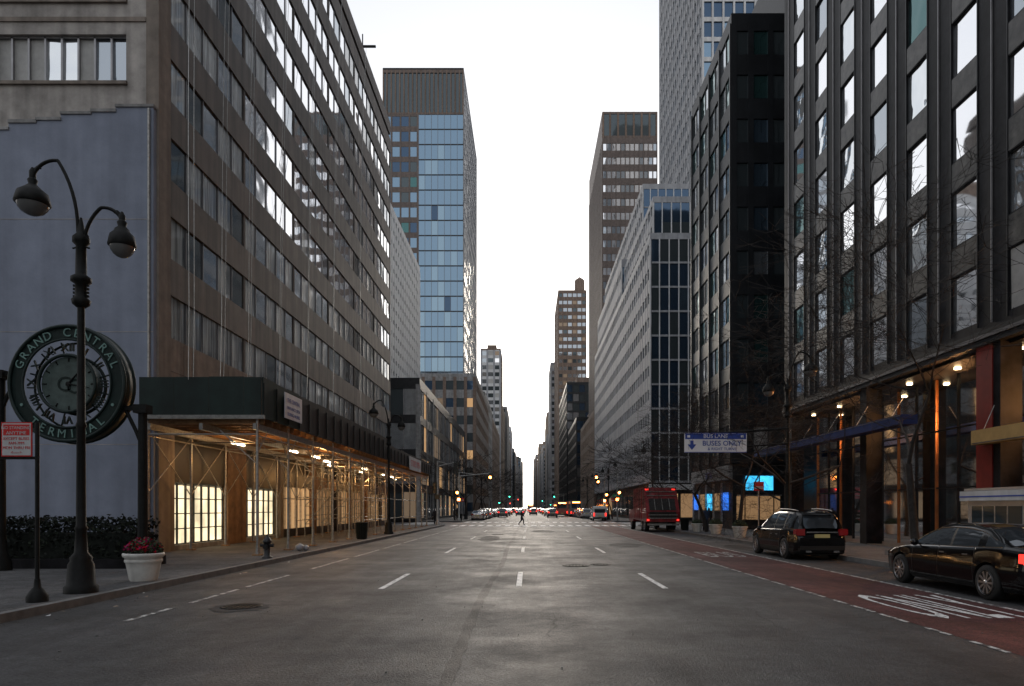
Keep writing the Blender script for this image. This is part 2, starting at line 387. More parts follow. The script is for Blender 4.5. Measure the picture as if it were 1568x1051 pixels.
mb.box(XL-.34,XL,31.0,33.0,.15,4.6,m_wood); mb.box(XL-.34,XL,25.9,26.3,.15,4.6,m_beige); mb.box(XL-.34,XL-.1,25.9,37.4,2.8,4.6,m_dark); mb.box(XL-.34,XL-.05,26.2,37.4,.15,.34,m_gry)
m_shop=thin_glass('shop_glass')
m_sint=M('shop_interior',(.2,.14,.1),.8,var=.6,scale=2.5,emit=(1,.58,.27),estr=.22)
y=37.5
while y<66:
    w=U(4,6.5); w=min(w,67.3-y)
    mb.box(XL-.34,XL+.02,y,y+.5,.15,4.6,pick([(m_beige,1),(m_granite,2),(m_wood,1)]))
    mb.box(XL-.33,XL-.3,y+.5,y+w,.6,3.0,pick([(m_sint,2),(g_dk,1),(g_warm,2)]))
    mb.box(XL-.3,XL-.1,y+.5,y+w,.15,.6,m_dark); mb.box(XL-.3,XL+.02,y+.5,y+w,3.0,3.8,pick([(m_gry,1),(m_wood,2),(m_dark,3)]))
    for q in range(1,6): mb.box(XL-.3,XL-.2,y+.5+(w-.5)*q/6-.03,y+.5+(w-.5)*q/6+.03,.6,3.0,m_alum)
    mb.box(XL-.3,XL-.22,y+.5,y+w,2.3,2.36,m_alum)
    y+=w
mb.box(XL-2,XL+.9,57,57.15,40.3,40.45,m_black); mb.cyl((XL-.2,57.07,39.9),(XL-.2,57.07,41.4),.05,.05,m_black)
mb.build('office_building')
mb=MB()
for yb,yt in((24.6,28),(27.0,31.5),(29.5,34.5),(33,39),(37,44),(42,49),(49,56)):
    for dx in (0,.35):
        pts=[]
        for i in range(13):
            t=i/12; pts.append((-13.25+(1.0+dx)*(1-t)**2*1.2+.0,yb+(yt-yb)*(t**.8)-(1.2 if dx else 0)*(1-t),6.2+(39.5-6.2)*t))
        mb.tube(pts,.012,m_steel,4)
mb.build('scaffold_ropes')

# ------------------------------------------------------------------ sidewalk shed
m_ply=M('shed_green_plywood',(.006,.018,.016),.7,var=.3,scale=2,streak=.3)
m_ply2=M('shed_dark_plywood',(.02,.019,.019),.7,var=.3,scale=2,streak=.3)
m_timber=M('shed_timber',(.28,.16,.08),.75,var=.35,scale=4)
m_tube=E('fluorescent_tube',(1,.8,.52),22,grad=False)
mb=MB(); sx0,sx1,sy0,sy1=-13.35,-9.15,23.5,64.0
mb.box(sx0,sx1,sy0,sy1,4.95,5.05,m_timber)
y=sy0+.3
while y<sy1: mb.box(sx0+.05,sx1-.05,y,y+.08,4.72,4.945,m_timber); y+=.75
for x in(sx0+.3,(sx0+sx1)/2,sx1-.25): mb.box(x-.06,x+.06,sy0,sy1,4.5,4.715,m_steel)
x=sx0
while x<sx1-.1: xe=min(x+1.2,sx1); mb.box(x+.008,xe-.008,sy0-.06,sy0,5.0,6.3+U(-.02,.02),m_ply); x=xe
mb.box(sx0,sx1+.1,sy0-.1,sy0+.03,4.86,4.99,m_steel)
y=sy0
while y<sy1:
    ye=min(y+1.22,sy1); mb.box(sx1,sx1+.05,y+.008,ye-.008,4.9+U(-.01,.01),6.28+U(-.03,.03)-(0 if y<44 else .35),m_ply if y<26 else m_ply2)
    mb.box(sx1+.05,sx1+.09,y+.0,y+.05,4.95,6.1-(0 if y<44 else .35),m_black); y=ye
for x in(sx1-.2,sx0+.2):
    y=sy0+.12;k=0
    while y<sy1:
        mb.cyl((x,y,.15),(x,y,4.9),.05,.05,m_steel,8); mb.box(x-.14,x+.14,y-.14,y+.14,.15,.2,m_timber)
        mb.cyl((x,y,.2),(x,y,.5),.075,.06,m_steel,8)
        if y+3<sy1:
            if x<-12: mb.cyl((x,y,2.3),(x,y+3,4.5),.022,.022,m_steel,5); mb.cyl((x,y,4.5),(x,y+3,2.3),.022,.022,m_steel,5)
            else:
                mb.cyl((x,y,3.7),(x,y+1.0,4.6),.022,.022,m_steel,5); mb.cyl((x,y+3,3.7),(x,y+2.0,4.6),.022,.022,m_steel,5)
            mb.cyl((x,y,4.3),(x,y+3,4.3),.028,.028,m_steel,5)
            if y>36: mb.cyl((x,y,1.1),(x,y+3,1.1),.025,.025,m_steel,5); mb.cyl((x,y,2.4),(x,y+3,2.4),.025,.025,m_steel,5)
        if x>-12: mb.cyl((x,y,4.35),(sx0+.2,y,4.35),.03,.03,m_steel,5); mb.cyl((x,y,3.3),(x-1.3,y,4.5),.022,.022,m_steel,5)
        y+=3.05;k+=1
for yy in(38,41,45,49,53):
    for xx in(-12.4,-11.4): 
        for dy in(0,1.6): mb.cyl((xx,yy+dy,.15),(xx,yy+dy,4.6),.025,.025,m_steel,5)
        for z in(.9,1.9,2.9,3.9): mb.cyl((xx,yy,z),(xx,yy+1.6,z),.02,.02,m_steel,5)
    for z in(1.4,2.4,3.4): mb.cyl((-12.4,yy,z),(-11.4,yy,z),.02,.02,m_steel,5); mb.cyl((-12.4,yy,z-.5),(-11.4,yy,z+.5),.02,.02,m_steel,5)
lamps=[]
for yy in(27.5,31,34.5,38,41.5,45,49,53,57,61):
    xx=-11.2+U(-.8,.8); mb.box(xx-.08,xx+.08,yy-.65,yy+.65,4.42,4.49,m_wht); mb.cyl((xx,yy-.6,4.36),(xx,yy+.6,4.36),.03,.03,m_tube,6)
    if yy in(27.5,34.5,41.5,49,57): lamps.append((xx,yy))
mb.build('sidewalk_shed')
for i,(x,y) in enumerate(lamps):
    l2=bpy.data.lights.new('shed_light','POINT'); l2.energy=125; l2.color=(1,.50,.17); l2.shadow_soft_size=.2
    o=bpy.data.objects.new('shed_light',l2); o.location=(x+.3,y,3.8); scene.collection.objects.link(o)
def flat_sign(name,x0,x1,y,z0,z1,lines,bg=m_wht,facing='F',x=None):
    mb=MB()
    mb.box(x,x+.03,x0,x1,z0,z1,bg)
    for i,(t,s,dz,mm) in enumerate(lines): mb.text(t,s,Matrix.Translation((x+.034,(x0+x1)/2,z0+dz))@Matrix.Rotation(math.pi/2,4,'Z')@Matrix.Rotation(math.pi/2,4,'X'),mm,ext=.002)
    mb.build(name)
m_redp=M('red_paint',(.5,.03,.03),.4,var=.1); m_sblue=M('sign_blue',(.03,.07,.34),.4,var=.1)
m_sgrey=M('sign_grey',(.5,.5,.56),.4,var=.15)
flat_sign('banner_sign',25.3,27.2,0,5.15,6.1,[('THE CENTRAL',.22,.68,m_sblue),('ENTRANCE OPEN',.18,.4,m_sblue),('DURING WORKS',.18,.17,m_sblue)],bg=m_sgrey,x=-9.02)
flat_sign('banner_sign',52,57.5,0,4.75,5.75,[('STORES OPEN',.7,.5,m_redp)],bg=m_wht,x=-9.02)

# ------------------------------------------------------------------ left far buildings
def C(wall,pierm,gl,fh=3.6,cw=3,wb=.9,wt=3.0,**k):
    d=dict(wall=wall,pierm=pierm,gl=gl,fh=fh,cw=cw,wb=wb,wt=wt); d.update(k); return d
mixg=[(g_dk,4),(g_mid,2),(g_blind,1),(g_mir,.6),(g_warmd,.3)]
bldg('corner_retail_building',-30,-13.6,86,148,17.4,'L',C(m_dmull,m_gry,[(g_dk,3),(g_mid,2),(g_warm,.6),(g_warmd,1)],fh=4.2,cw=2.1,wb=.5,wt=3.8,pier=.5,every=3,mull=.08))
bldg('white_facade_building',-45,-17.5,86.8,111,40,'L',C(m_wht,m_wht,[(g_mid,3),(g_dk,1),(g_mir,2)],fh=1.7,cw=1.6,wb=.75,wt=1.35,pier=.75,rec=.1))
mb=MB()
gw=C(m_dmull,m_gmull,[(g_blue,9),(g_blue2,2.5),(g_navy,.3)],fh=3.5,cw=1.5,wb=.22,wt=3.5,pier=.08,rec=.05,pout=.04,tilt=.004)
mb.box(-33.5,-15.4,160.5,201,0,104,m_dark)
facade(mb,(-25.6,160),(1,0),(0,-1),10.6,30,94,**gw)
gl_=dict(gw); gl_.update(gl=[(g_navy,4),(g_blue,3),(g_dk,2),(g_teal,1)],wall=m_brnt,pierm=m_brnt,pier=.4,wb=.8,wt=3.1,cw=1.9)  # brown walls and piers paint a reflection of brown buildings into this strip
facade(mb,(-34,160.02),(1,0),(0,-1),8.39,30,94,**gl_)
facade(mb,(-34,160.01),(1,0),(0,-1),19,94,104.5,fh=10.5,cw=1.0,wb=.5,wt=9.8,wall=m_brnt,pierm=m_brk,gl=[(g_dk,1)],pier=.3,rec=.2)
gs=dict(gw); gs.update(wall=m_ltgrey,pierm=m_ltgrey,pier=.4,cw=2.6,wb=.9,gl=[(g_mid,3),(g_mir,2)])
facade(mb,(-15,160),(0,1),(1,0),41,30,104.5,**gs)
mb.box(-34,-15,160.1,201,104.5,105,m_dark); mb.build('glass_tower')
bldg('grey_tower',-43,-35.5,165,200,99,'L',gs)
bldg('stone_podium_building',-42,-11.5,152,200,31,'L',C(m_gry,m_brk,[(g_dk,4),(g_navy,2),(g_warmd,.8),(g_warm,.4)],fh=3.8,cw=2.4,wb=1,wt=3.0,pier=.7))
farcf=[C(m_tanb,m_tanb,mixg,cw=3.2,pier=1.4,rec=.2),C(m_gry,m_gry,mixg,cw=3,pier=1.2),C(m_ltgrey,m_ltgrey,mixg,cw=2.6,pier=.8),C(m_brk,m_brk,mixg,cw=3,pier=1.3),C(m_wht,m_ltgrey,mixg,cw=3,pier=.9),C(m_dmull,m_dmull,[(g_dk,3),(g_navy,2),(g_mid,1)],cw=2.4,pier=.3,wb=.5,wt=3.3)]
bldg('brick_apartment_building',-30,-13.6,217,262,38,'L',farcf[1]); bldg('brick_apartment_building',-30,-13.6,263,331,36,'L',farcf[3])
bldg('white_brick_tower',-24,-13.6,347,372,82,'L',farcf[3],front=farcf[4])
bldg('stone_tower',-31,-19,212,240,52,'L',farcf[0])
y=378
hs=[60,66,52,58,74,60,50,66,58,70,62,80,64,75,90,70,85,75,95,80]
for i,h in enumerate(hs):
    l=U(40,75)*(1 if y<900 else 1.8); bldg('apartment_building',-34,-13.6+U(-1.5,.6),y,y+l-2,h*(1+max(0,y-900)/3000),'L',dict(farcf[i%6],fh=3.6 if y<800 else 5)); y+=l
# ------------------------------------------------------------------ RIGHT R1
XR=15.5
mb=MB()
mb.box(XR+.5,50,-30,40.9,7.8,62,m_granite)
gr=[(g_mir,3.5),(g_warp,4),(g_mid,2),(g_brn,1.5),(g_teal,2.5),(g_dk,1.2),(g_blind,.4)]
def rgr(r,nr,c,nc):
    if c>nc-6: return [(g_mir,9),(g_warp,3),(g_mid,.8),(g_brn,.7),(g_teal,.6)]
    return gr
nR=17
o=(XR,39.0-2.95*nR*1.0); u=(0,1); n=(-1,0)
zt0=7.8
def Pq(a,b,z): return (o[0]-b,o[1]+a,z)
rows=17
for r in range(rows):
    zb=8.15+r*3.1; mb.obox(o,u,n,0,2.95*nR+1.9,-.5,0,(zt0 if r==0 else zb-1.1),zb,m_granite)
    for c in range(nR+1):
        a=c*2.95; a0,a1=a-.70+.0,a+.70
        if c<nR: mb.obox(o,u,n,a1,a+2.95-.70,-.5,-.003,zb,zb+2.0,m_granite)
        else: mb.obox(o,u,n,a1,a+1.9,-.5,-.003,zb,zb+2.0,m_granite)
        if r>0: mb.obox(o,u,n,a0,a1,0,.012,zb-1.06,zb-.04,m_grspan)
        t=[U(-.015,.015) for _ in range(3)]
        g=pick(rgr(r,rows,c,nR))
        mb.quad(Pq(a0,t[0]-.08,zb),Pq(a1,t[1]-.08,zb),Pq(a1,t[1]+t[2]-t[0]-.08,zb+2.0),Pq(a0,t[2]-.08,zb+2.0),g)
        for q0,q1,w0,w1 in((a0,a0+.04,zb,zb+2),(a1-.04,a1,zb,zb+2),(a0,a1,zb,zb+.04),(a0,a1,zb+1.96,zb+2)):
            mb.obox(o,u,n,q0,q1,-.1,-.04,w0,w1,m_dmull)
        if r==0:
            mb.obox(o,u,n,a+1.475-.015,a+1.475+.015,0,.05,8.0,62,m_mull)
            for q in(-.74,.74): mb.obox(o,u,n,a+q-.02,a+q+.02,0,.03,8.0,62,m_dmull)
ye=o[1]+2.95*nR+1.9
mb.box(XR,50,ye-.01,ye+.3,7.8,62,m_granite)
mb.box(XR-.15,XR+.6,-30,ye+.2,7.3,7.79,m_dark); mb.box(XR-.2,XR-.15,-30,ye+.2,7.5,7.62,m_gmull)
m_lobf=M('lobby_floor',(.2,.15,.11),.4); m_bron=M('bronze_panel',(.38,.15,.05),.45,metal=.3,var=.3,streak=.2)
m_lobw=M('lobby_wall',(.42,.22,.09),.6,var=.5,scale=.6)
m_down=E('downlight',(1,.72,.4),16,grad=False); m_fillstrip=E('lobby_fill_strip',(1,.55,.22),1.6)  # the orange strip glow is added to make the lobby brighter
mb.box(XR,50,-30,ye,.15,.17,m_lobf); mb.box(XR+.3,50,-30,ye,7.2,7.29,m_dark); mb.box(24,24.2,-30,ye,.17,7.2,m_lobw)
mb.box(17.5,26,ye-.2,ye,.17,7.2,m_lobw)
for k in range(8):
    y=ye-.5-k*8.85+.0
    mb.box(XR-.02,XR+.7,y-.35,y+.25,.15,7.3,m_granite)
for k in range(9):
    y=ye-4.4-k*4.42; mb.box(20.3,21.0,y-.4,y+.4,.17,7.2,m_bron)
mb.quad((17.3,-30,.17),(17.3,ye,.17),(17.3,ye,7.2),(17.3,-30,7.2),m_shop)
y=-8;kk=0
while y<ye:
    mb.box(17.24,17.36,y-.03,y+.03,.17,7.2,m_bron if kk%2 else m_dmull); y+=1.475; kk+=1
for z in(2.6,5.0): mb.box(17.26,17.34,-8,ye,z,z+.06,m_dmull)
for y in[ye-1.5-3.3*i for i in range(10)]:
    for x in(16.5,19,22): mb.cyl((x,y,7.12),(x,y,7.19),.12,.12,m_down,8)
for y in[ye-2.2-4.42*i for i in range(6)]: mb.cyl((19.5,y,5.1),(19.5,y,5.4),.16,.16,m_down,8); mb.cyl((19.5,y,5.4),(19.5,y,7.2),.01,.01,m_dmull,4)
m_redc=M('red_column_paint',(.17,.014,.010),.5,var=.2,streak=.2); m_aw=M('blue_awning_fabric',(.006,.025,.13),.7,var=.2,streak=.2); m_yaw=M('yellow_awning_fabric',(.42,.27,.10),.7,var=.15)
mb.box(XR-.06,XR+.7,22.7,23.5,.15,7.28,m_redc)
for y in range(16,42,3):
    mb.box(22.5,23.9,y,y+1.2,1.3,3.4,pick([(g_warm,2),(m_bron,1)])); mb.box(23.8,23.99,y-.9,y+1.9,4.4,4.7,m_fillstrip)
mb.box(20,22,35.5,37.5,.17,1.2,m_wood)
mb.build('granite_office_building')
for (x,y,z,e,c) in((18.6,36,5.6,1000,(1,.45,.16)),(18.6,28,5.6,900,(1,.45,.16)),(18.6,20,5.6,800,(1,.45,.16))):
    l=bpy.data.lights.new('lobby_light','POINT'); l.energy=e; l.color=c; l.shadow_soft_size=.4
    ob=bpy.data.objects.new('lobby_light',l); ob.location=(x,y,z); scene.collection.objects.link(ob)
mb=MB()
mb.box(14.75,15.42,27,44.5,5.12,5.5,m_aw); mb.box(14.74,14.749,27.05,44.45,5.44,5.47,m_gmull)
for y in range(28,44,3): mb.cyl((14.9,y,5.5),(15.45,y,6.4),.015,.015,m_steel,5)
mb.build('blue_awning')
mb=MB(); mb.box(15.0,15.42,19,23.1,3.92,4.4,m_yaw); mb.box(14.99,14.999,19.05,23.05,3.94,3.98,m_brown)
for y in(19.5,22.6): mb.cyl((15.1,y,4.4),(15.45,y,5.2),.015,.015,m_steel,5)
mb.build('yellow_awning')
mb=MB(); mb.box(20.2,50,ye+.3,52.6,0,58,m_dark)
facade(mb,(20.1,ye+.35),(0,1),(-1,0),10,8,58,fh=3.2,cw=2,wb=1,wt=2.7,wall=m_dark,pierm=m_dmull,gl=[(g_dk,3),(g_teal,2)],pier=.5)
mb.box(20.1,20.4,ye+.35,51,.15,8,m_dark); mb.build('recessed_dark_building')
mb=MB()
c2=C(m_dark,m_dmull,[(g_dk,5),(g_teal,2.5),(g_navy,2),(g_mid,1.6)],fh=3.3,cw=1.55,wb=.9,wt=3.0,pier=.2,rec=.1,every=2,mull=.1,pout=.1)
def r2g(r,nr,c,nc): return [(g_mid,3),(g_teal,2),(g_blue,3),(g_dk,3),(g_blind,.7)] if c in(1,) else [(g_dk,1)]
cf=C(m_dark,m_dark,[(g_dk,1)],fh=3.3,cw=1.45,wb=1.0,wt=2.8,pier=.42,rec=.1,pout=.04,rowglass=r2g)
bldg('x',15.5,20,52,64.5,38.7,'R',c2,front=cf,z0=5.2,mb=mb)
mb.box(20.01,50,52.2,64.5,0,46,m_dark)
mb.box(15.7,20,52.3,64.4,.15,5.2,m_dark)
m_cyan=E('shop_screen_cyan',(.05,.5,.9),1.7); m_bl=E('shop_screen_blue',(.03,.2,.9),1.2)
mb.box(16.6,18.8,52.2,52.29,3.15,4.25,m_cyan); mb.box(16,19.3,52.2,52.29,.9,2.7,m_sint)
for x in(16.6,17.7,18.8): mb.box(x-.03,x+.03,52.1,52.19,.3,4.5,m_dmull)
mb.box(16.0,19.4,52.1,52.18,4.3,4.4,m_dmull); mb.box(16.0,19.4,52.1,52.18,2.72,2.8,m_alum)
for y,m in((53,m_bl),(55.4,m_sint),(57.8,m_cyan),(60.2,m_sint),(62.4,m_bl)):
    mb.box(15.6,15.69,y+.3,y+1.6,1.6,3.0,m); mb.box(15.55,15.69,y+1.9,y+2.0,.3,3.8,m_alum)
mb.box(15.4,15.69,52.3,64.3,4.0,5.1,m_gry); mb.text('BANK',.8,Matrix.Translation((15.38,58,4.5))@Matrix.Rotation(-math.pi/2,4,'Z')@Matrix.Rotation(math.pi/2,4,'X'),m_sblue)
mb.build('dark_office_building')
mb=MB(); ct=C(m_ltgrey,m_ltgrey,[(g_blue,3),(g_mid,3),(g_mir,1.5)],fh=3.2,cw=1.7,wb=1.0,wt=2.7,pier=.45,rec=.12,pout=.08,tilt=.01)
ctf=C(m_wht,m_wht,[(g_navy,6),(g_dk,2),(g_blue,1)],fh=3.2,cw=1.6,wb=.5,wt=3.0,pier=.3,rec=.2,pout=.08)
bldg('x',28,40,109.6,145,125,'R',ct,front=ctf,mb=mb); mb.build('gridded_tower')
mb=MB(); c3=C(m_ltgrey,m_ltgrey,[(g_mid,3),(g_dk,3),(g_mir,1),(g_navy,1)],fh=3.2,cw=1.9,wb=1.3,wt=2.7,pier=.45,rec=.1)
c3f=C(m_ltgrey,m_wht,[(g_navy,6),(g_dk,4),(g_blue,.5)],fh=3.2,cw=1.2,wb=.25,wt=3.1,pier=.13,rec=.1,pout=.06)
bldg('x',15.5,40,86.6,158,35.9,'R',c3,front=c3f,z0=5,mb=mb)
bldg('x',16.6,40,90.5,158,42.3,'R',c3,front=c3f,z0=36.7,mb=mb)
bldg('x',18.0,40,107,159,51.8,'R',c3,front=c3f,z0=36.7,mb=mb)
bldg('x',16.2,30,118,158,44,'R',c3,front=c3f,z0=36.7,mb=mb)
mb.box(15.9,40,87,158,.15,5,m_dark)
for y in range(88,156,5): mb.box(15.7,15.88,y,y+4,.6,3.6,pick([(m_sint,1),(g_warm,1.5),(g_dk,2)]))
for x in (16.5,19.5,22.5): mb.box(x,x+2.6,86.8,86.95,.6,3.6,pick([(g_warm,1),(m_sint,1)]))
mb.box(15.4,22,86.4,86.9,4.1,4.8,m_wht); mb.build('stepped_office_building')
cb=C(m_brnt,m_brnt,[(g_dk,3),(g_mid,1)],fh=3.7,cw=2.2,wb=1.3,wt=3.1,pier=.8,pout=.12,rec=.12)
cbf=C(m_brnt,m_brnt,[(g_mir,4),(g_mid,2)],fh=3.7,cw=1.2,wb=1.3,wt=3.2,pier=.25,pout=.1,rec=.12)
mb=MB(); bldg('x',20,34.8,183,222,100,'R',cb,front=cbf,mb=mb,parapet=0); mb.box(20,34.8,183,222,100,101,m_brnt)
facade(mb,(20,183),(1,0),(0,-1),14.8,101,108,fh=7,cw=2,wb=.6,wt=6.4,wall=m_brnt,pierm=m_brk,gl=[(g_dk,1)],pier=.5); mb.box(20,34.8,183.5,222,101,108,m_brnt); mb.build('bronze_tower')
bldg('low_office_building',15.5,35,160,200,24,'R',farcf[3]); bldg('low_office_building',15.5,35,218,262,30,'R',farcf[5])
bldg('office_block',15.2,32,266,330,50,'R',farcf[5])
bldg('tan_setback_tower',15.5,30,348,395,112,'R',farcf[3],front=C(m_brk,m_brk,[(g_mid,3),(g_dk,2),(g_warmd,.5)],fh=3.7,cw=2.4,wb=1.1,wt=2.9,pier=.5))
mb=MB(); mb.lathe((27,355,112.8),[(2.6,0),(2.6,7),(2.3,7.4),(.2,9.0)],m_brk,14); mb.build('rooftop_water_tank')
bldg('pale_tower',13.6,30,408,450,88,'R',farcf[2]); y=455
for i,h in enumerate([50,56,78,74,55,62,70,66,84,87,70,80,74,95,85,90,80,100]):
    l=U(40,70)*(1 if y<900 else 1.9); bldg('apartment_building',15.5+U(-1.2,1),34,y,y+l-2,h*(1+max(0,y-900)/3000),'R',dict(farcf[(i*5+2)%6],fh=3.6 if y<800 else 5)); y+=l
bldg('sky_blocking_building',-60,-24,-90,-12,36,'L',farcf[1]);  # unseen building added behind the camera to block sky and darken the foreground

# ------------------------------------------------------------------ street lamp
m_globe=M('lamp_glass_globe',(.13,.135,.135),.12,var=.1,spec=.8)
def lamp_mesh():
    mb=MB()
    mb.lathe((0,0,0),[(.30,0),(.30,.12),(.25,.16),(.23,.55),(.19,.62),(.2,.68),(.12,.78),(.095,1.2),(.12,1.25),(.09,1.3),(.075,3.2),(.1,3.25),(.075,3.32),(.065,5.6)],m_black,16)
    mb.lathe((0,0,5.55),[(.08,0),(.15,.06),(.17,.14),(.11,.2),(.1,.45),(.18,.5),(.18,.58),(.1,.64),(.09,1.2),(.15,1.26),(.15,1.36),(.08,1.44),(.05,1.6),(.02,1.75)],m_black,14)
    for s in(1,-1):
        for k in range(4): mb.box(s*.13-.02+0,s*.13+.02,-.02,.02,5.75+k*.07,5.79+k*.07,m_black)
    def arm(sx,reach,z0,top,drop,gr):
        pts=[(0,0,z0)];n=16
        for i in range(n+1):
            t=math.pi*(1-i/n*.92); rx=reach/2
            pts.append((sx*(rx+.06+rx*math.cos(t)),0,z0+(top-z0-rx)*min(1,.35+i/n*1.3 if i<n/2 else 1)+rx*max(math.sin(t),-.2)*1.0))
        mb.tube(pts,.033,m_black,8)
        ex,ez=pts[-1][0],pts[-1][2]
        mb.cyl((ex,0,ez+.02),(ex,0,ez-drop),.035,.035,m_black,8)
        sc=[(sx*(.12+.16*t*math.cos(5*t)),0,z0+.35+.2*t*math.sin(5*t)) for t in[i/10 for i in range(11)]]
        mb.tube(sc,.018,m_black,5)
        mb.lathe((ex,0,ez-drop),[(.05,.1),(.09,.05),(.07,-.03),(.13,-.09),(gr*.6,-.13),(gr*.9,-.2),(gr,-.3),(gr*1.08,-.40),(gr*.98,-.43)],m_black,18)
        mb.lathe((ex,0,ez-drop-.43),[(gr*.95,0),(gr*.88,-.06),(gr*.66,-.14),(gr*.35,-.19),(.02,-.21)],m_globe,18)
        mb.lathe((ex,0,ez+.08),[(.06,-.08),(.06,.04),(.02,.12)],m_black,8)
        mb.tube([(ex+sx*.02,0,ez+.12),(ex-sx*.1,0,ez+.22),(ex-sx*.16,0,ez+.18)],.02,m_black,5)
    arm(-1,.9,6.55,8.42,.10,.29)
    arm(1,.75,6.55,7.5,.06,.235)
    return mb.mesh('street_lamp')
lm=lamp_mesh()
for x,y in((-8.7,13.3),(-8.75,43),(-8.8,97),(-8.8,130),(11.35,29.8),(11.35,62),(11.35,96),(11.35,130)):
    inst('street_lamp',lm,(x,y,.15),0 if x<0 else math.pi*.93)
mb=MB(); mb.lathe((0,0,0),[(.17,0),(.17,.1),(.11,.2),(.06,.26),(.045,.4)],m_black,12); mb.cyl((0,0,.3),(0,0,3.15),.035,.035,m_black,8)
mb.box(-.60,-.06,-.045,-.03,2.55,3.15,m_redp); mb.box(-.58,-.08,-.049,-.046,2.57,3.13,m_wht); mb.box(-.56,-.10,-.052,-.050,2.92,3.11,m_redp)
RX=Matrix.Rotation(math.pi/2,4,'X')
mb.text('NO STANDING',.075,Matrix.Translation((-.33,-.055,3.05))@RX,m_wht,.002); mb.text('ANYTIME',.085,Matrix.Translation((-.33,-.055,2.96))@RX,m_wht,.002)
for i,t in enumerate(['EXCEPT BUSES','7AM-7PM','MON THRU FRI','<----->']): mb.text(t,.07,Matrix.Translation((-.33,-.053,2.86-i*.08))@RX,m_redp,.002)
mb.box(-.62,.05,-.03,-.02,2.5,2.55,m_black); mb.build('parking_sign',(-8.62,12.0,.15))
# ------------------------------------------------------------------ station clock
m_face=M('clock_face',(.07,.10,.095),.5,var=.35,scale=3); m_let=M('verdigris_letters',(.15,.26,.24),.5,var=.2)
mb=MB()
for dy in(-.22,.22):
    mb.torus((0,dy,0),1.5,.05,m_dgreen); mb.torus((0,dy,0),1.15,.03,m_dgreen); mb.torus((0,dy,0),.74,.045,m_dgreen)
mb.lathe((0,0,0),[(1.48,-.2),(1.52,-.2),(1.52,.2),(1.48,.2)],m_dgreen,48,'y',cap=False)
n=64
vs=[];fs=[]
for i in range(n):
    t=2*math.pi*i/n; vs+=[(1.48*math.cos(t),-.2,1.48*math.sin(t)),(1.16*math.cos(t),-.2,1.16*math.sin(t))]
for i in range(n):
    j=(i+1)%n; fs.append((2*i,2*j,2*j+1,2*i+1))
mb.add(vs,fs,m_dgreen)
for txt,top in(('GRAND CENTRAL',True),('\u2022 TERMINAL \u2022',False)):
    for i,ch in enumerate(txt):
        if ch==' ':continue
        f=i/(len(txt)-1)
        a=math.radians(158+(22-158)*f) if top else math.radians(205+(335-205)*f)
        rot=(a-math.pi/2) if top else (a+math.pi/2)
        mb.text(ch,.31,Matrix.Translation((1.32*math.cos(a),-.215,1.32*math.sin(a)))@Matrix.Rotation(-rot,4,'Y')@RX,m_let,.012)
for i in range(12):
    a=math.pi/6*i; ca,sa=math.cos(a),math.sin(a)
    mb.text(['III','II','I','XII','XI','X','IX','VIII','VII','VI','V','IIII'][i],.30,Matrix.Translation((.94*ca,-.18,.94*sa))@Matrix.Rotation(-(a-math.pi/2),4,'Y')@RX,m_dgreen,.03)
    a+=math.pi/12; ca,sa=math.cos(a),math.sin(a); mb.cyl((.74*ca,0,.74*sa),(1.15*ca,0,1.15*sa),.022,.022,m_dgreen,6)
mb.lathe((0,0,0),[(.72,-.14),(.72,.14)],m_face,40,'y')
for i in range(12):
    a=math.pi/6*i; ca,sa=math.cos(a),math.sin(a); mb.cyl((.58*ca,-.15,.58*sa),(.68*ca,-.15,.68*sa),.018,.018,m_black,5)
mb.cyl((0,-.17,0),(.26,-.17,.3),.03,.015,m_black,6); mb.cyl((0,-.18,0),(.55,-.18,-.1),.022,.01,m_black,6); mb.lathe((0,-.19,0),[(.06,0),(.06,.05)],m_black,12,'y')
mb.text('G',.55,Matrix.Translation((-.12,-.15,-.02))@RX,m_dgreen,.008); mb.text('C',.55,Matrix.Translation((.12,-.15,-.08))@RX,m_dgreen,.008)
for s,h in((1,-.65),(-1,.25)):
    X=s*1.85+(.0 if s>0 else -.05)
    mb.cyl((X,0,-4.9),(X,0,h-.1),.13,.11,m_black,10); mb.lathe((X,0,-4.9),[(.26,0),(.26,.2),(.16,.5),(.14,.8)],m_black,12)
    mb.box(X-.17,X+.17,-.17,.17,h-.1,h+.12,m_black); mb.box(min(X,s*1.4),max(X,s*1.4),-.08,.08,h-.02,h+.08,m_black)
    mb.tube([(X,0,h-1.0),(X-s*.18,0,h-.55),(X-s*.35,0,h-.2),(s*1.4,0,h)],.05,m_black,6)
mb.build('station_clock',(-12.0,18,5.04))
m_leaf=M('dark_foliage',(.010,.013,.011),.8,var=.6,scale=5,spec=.2); m_leaf2=M('foliage_light',(.02,.028,.018),.8,var=.5,spec=.2); m_leaf3=M('planter_foliage',(.04,.07,.03),.7,var=.5)
def leaves(mb,x0,x1,y0,y1,z0,z1,n,s,ms):
    for i in range(n):
        p=Vector((U(x0,x1),U(y0,y1),z0+(z1-z0)*(R()**.7)+random.gauss(0,.05))); a=Vector((U(-1,1),U(-1,1),U(-1,1))).normalized(); b=a.orthogonal().normalized(); k=s*U(.6,1.4)
        mb.quad(p-a*k,p+b*k*.5,p+a*k,p-b*k*.5,pick(ms))
mb=MB(); mb.box(-19,-10.9,18.9,19.9,.15,1.1,m_leaf); leaves(mb,-19.1,-10.8,18.7,20.1,.2,1.5,9000,.06,[(m_leaf,4),(m_leaf2,1)])
mb.box(-19,-10.7,18.5,20.2,.15,.4,m_granite); mb.build('hedge')
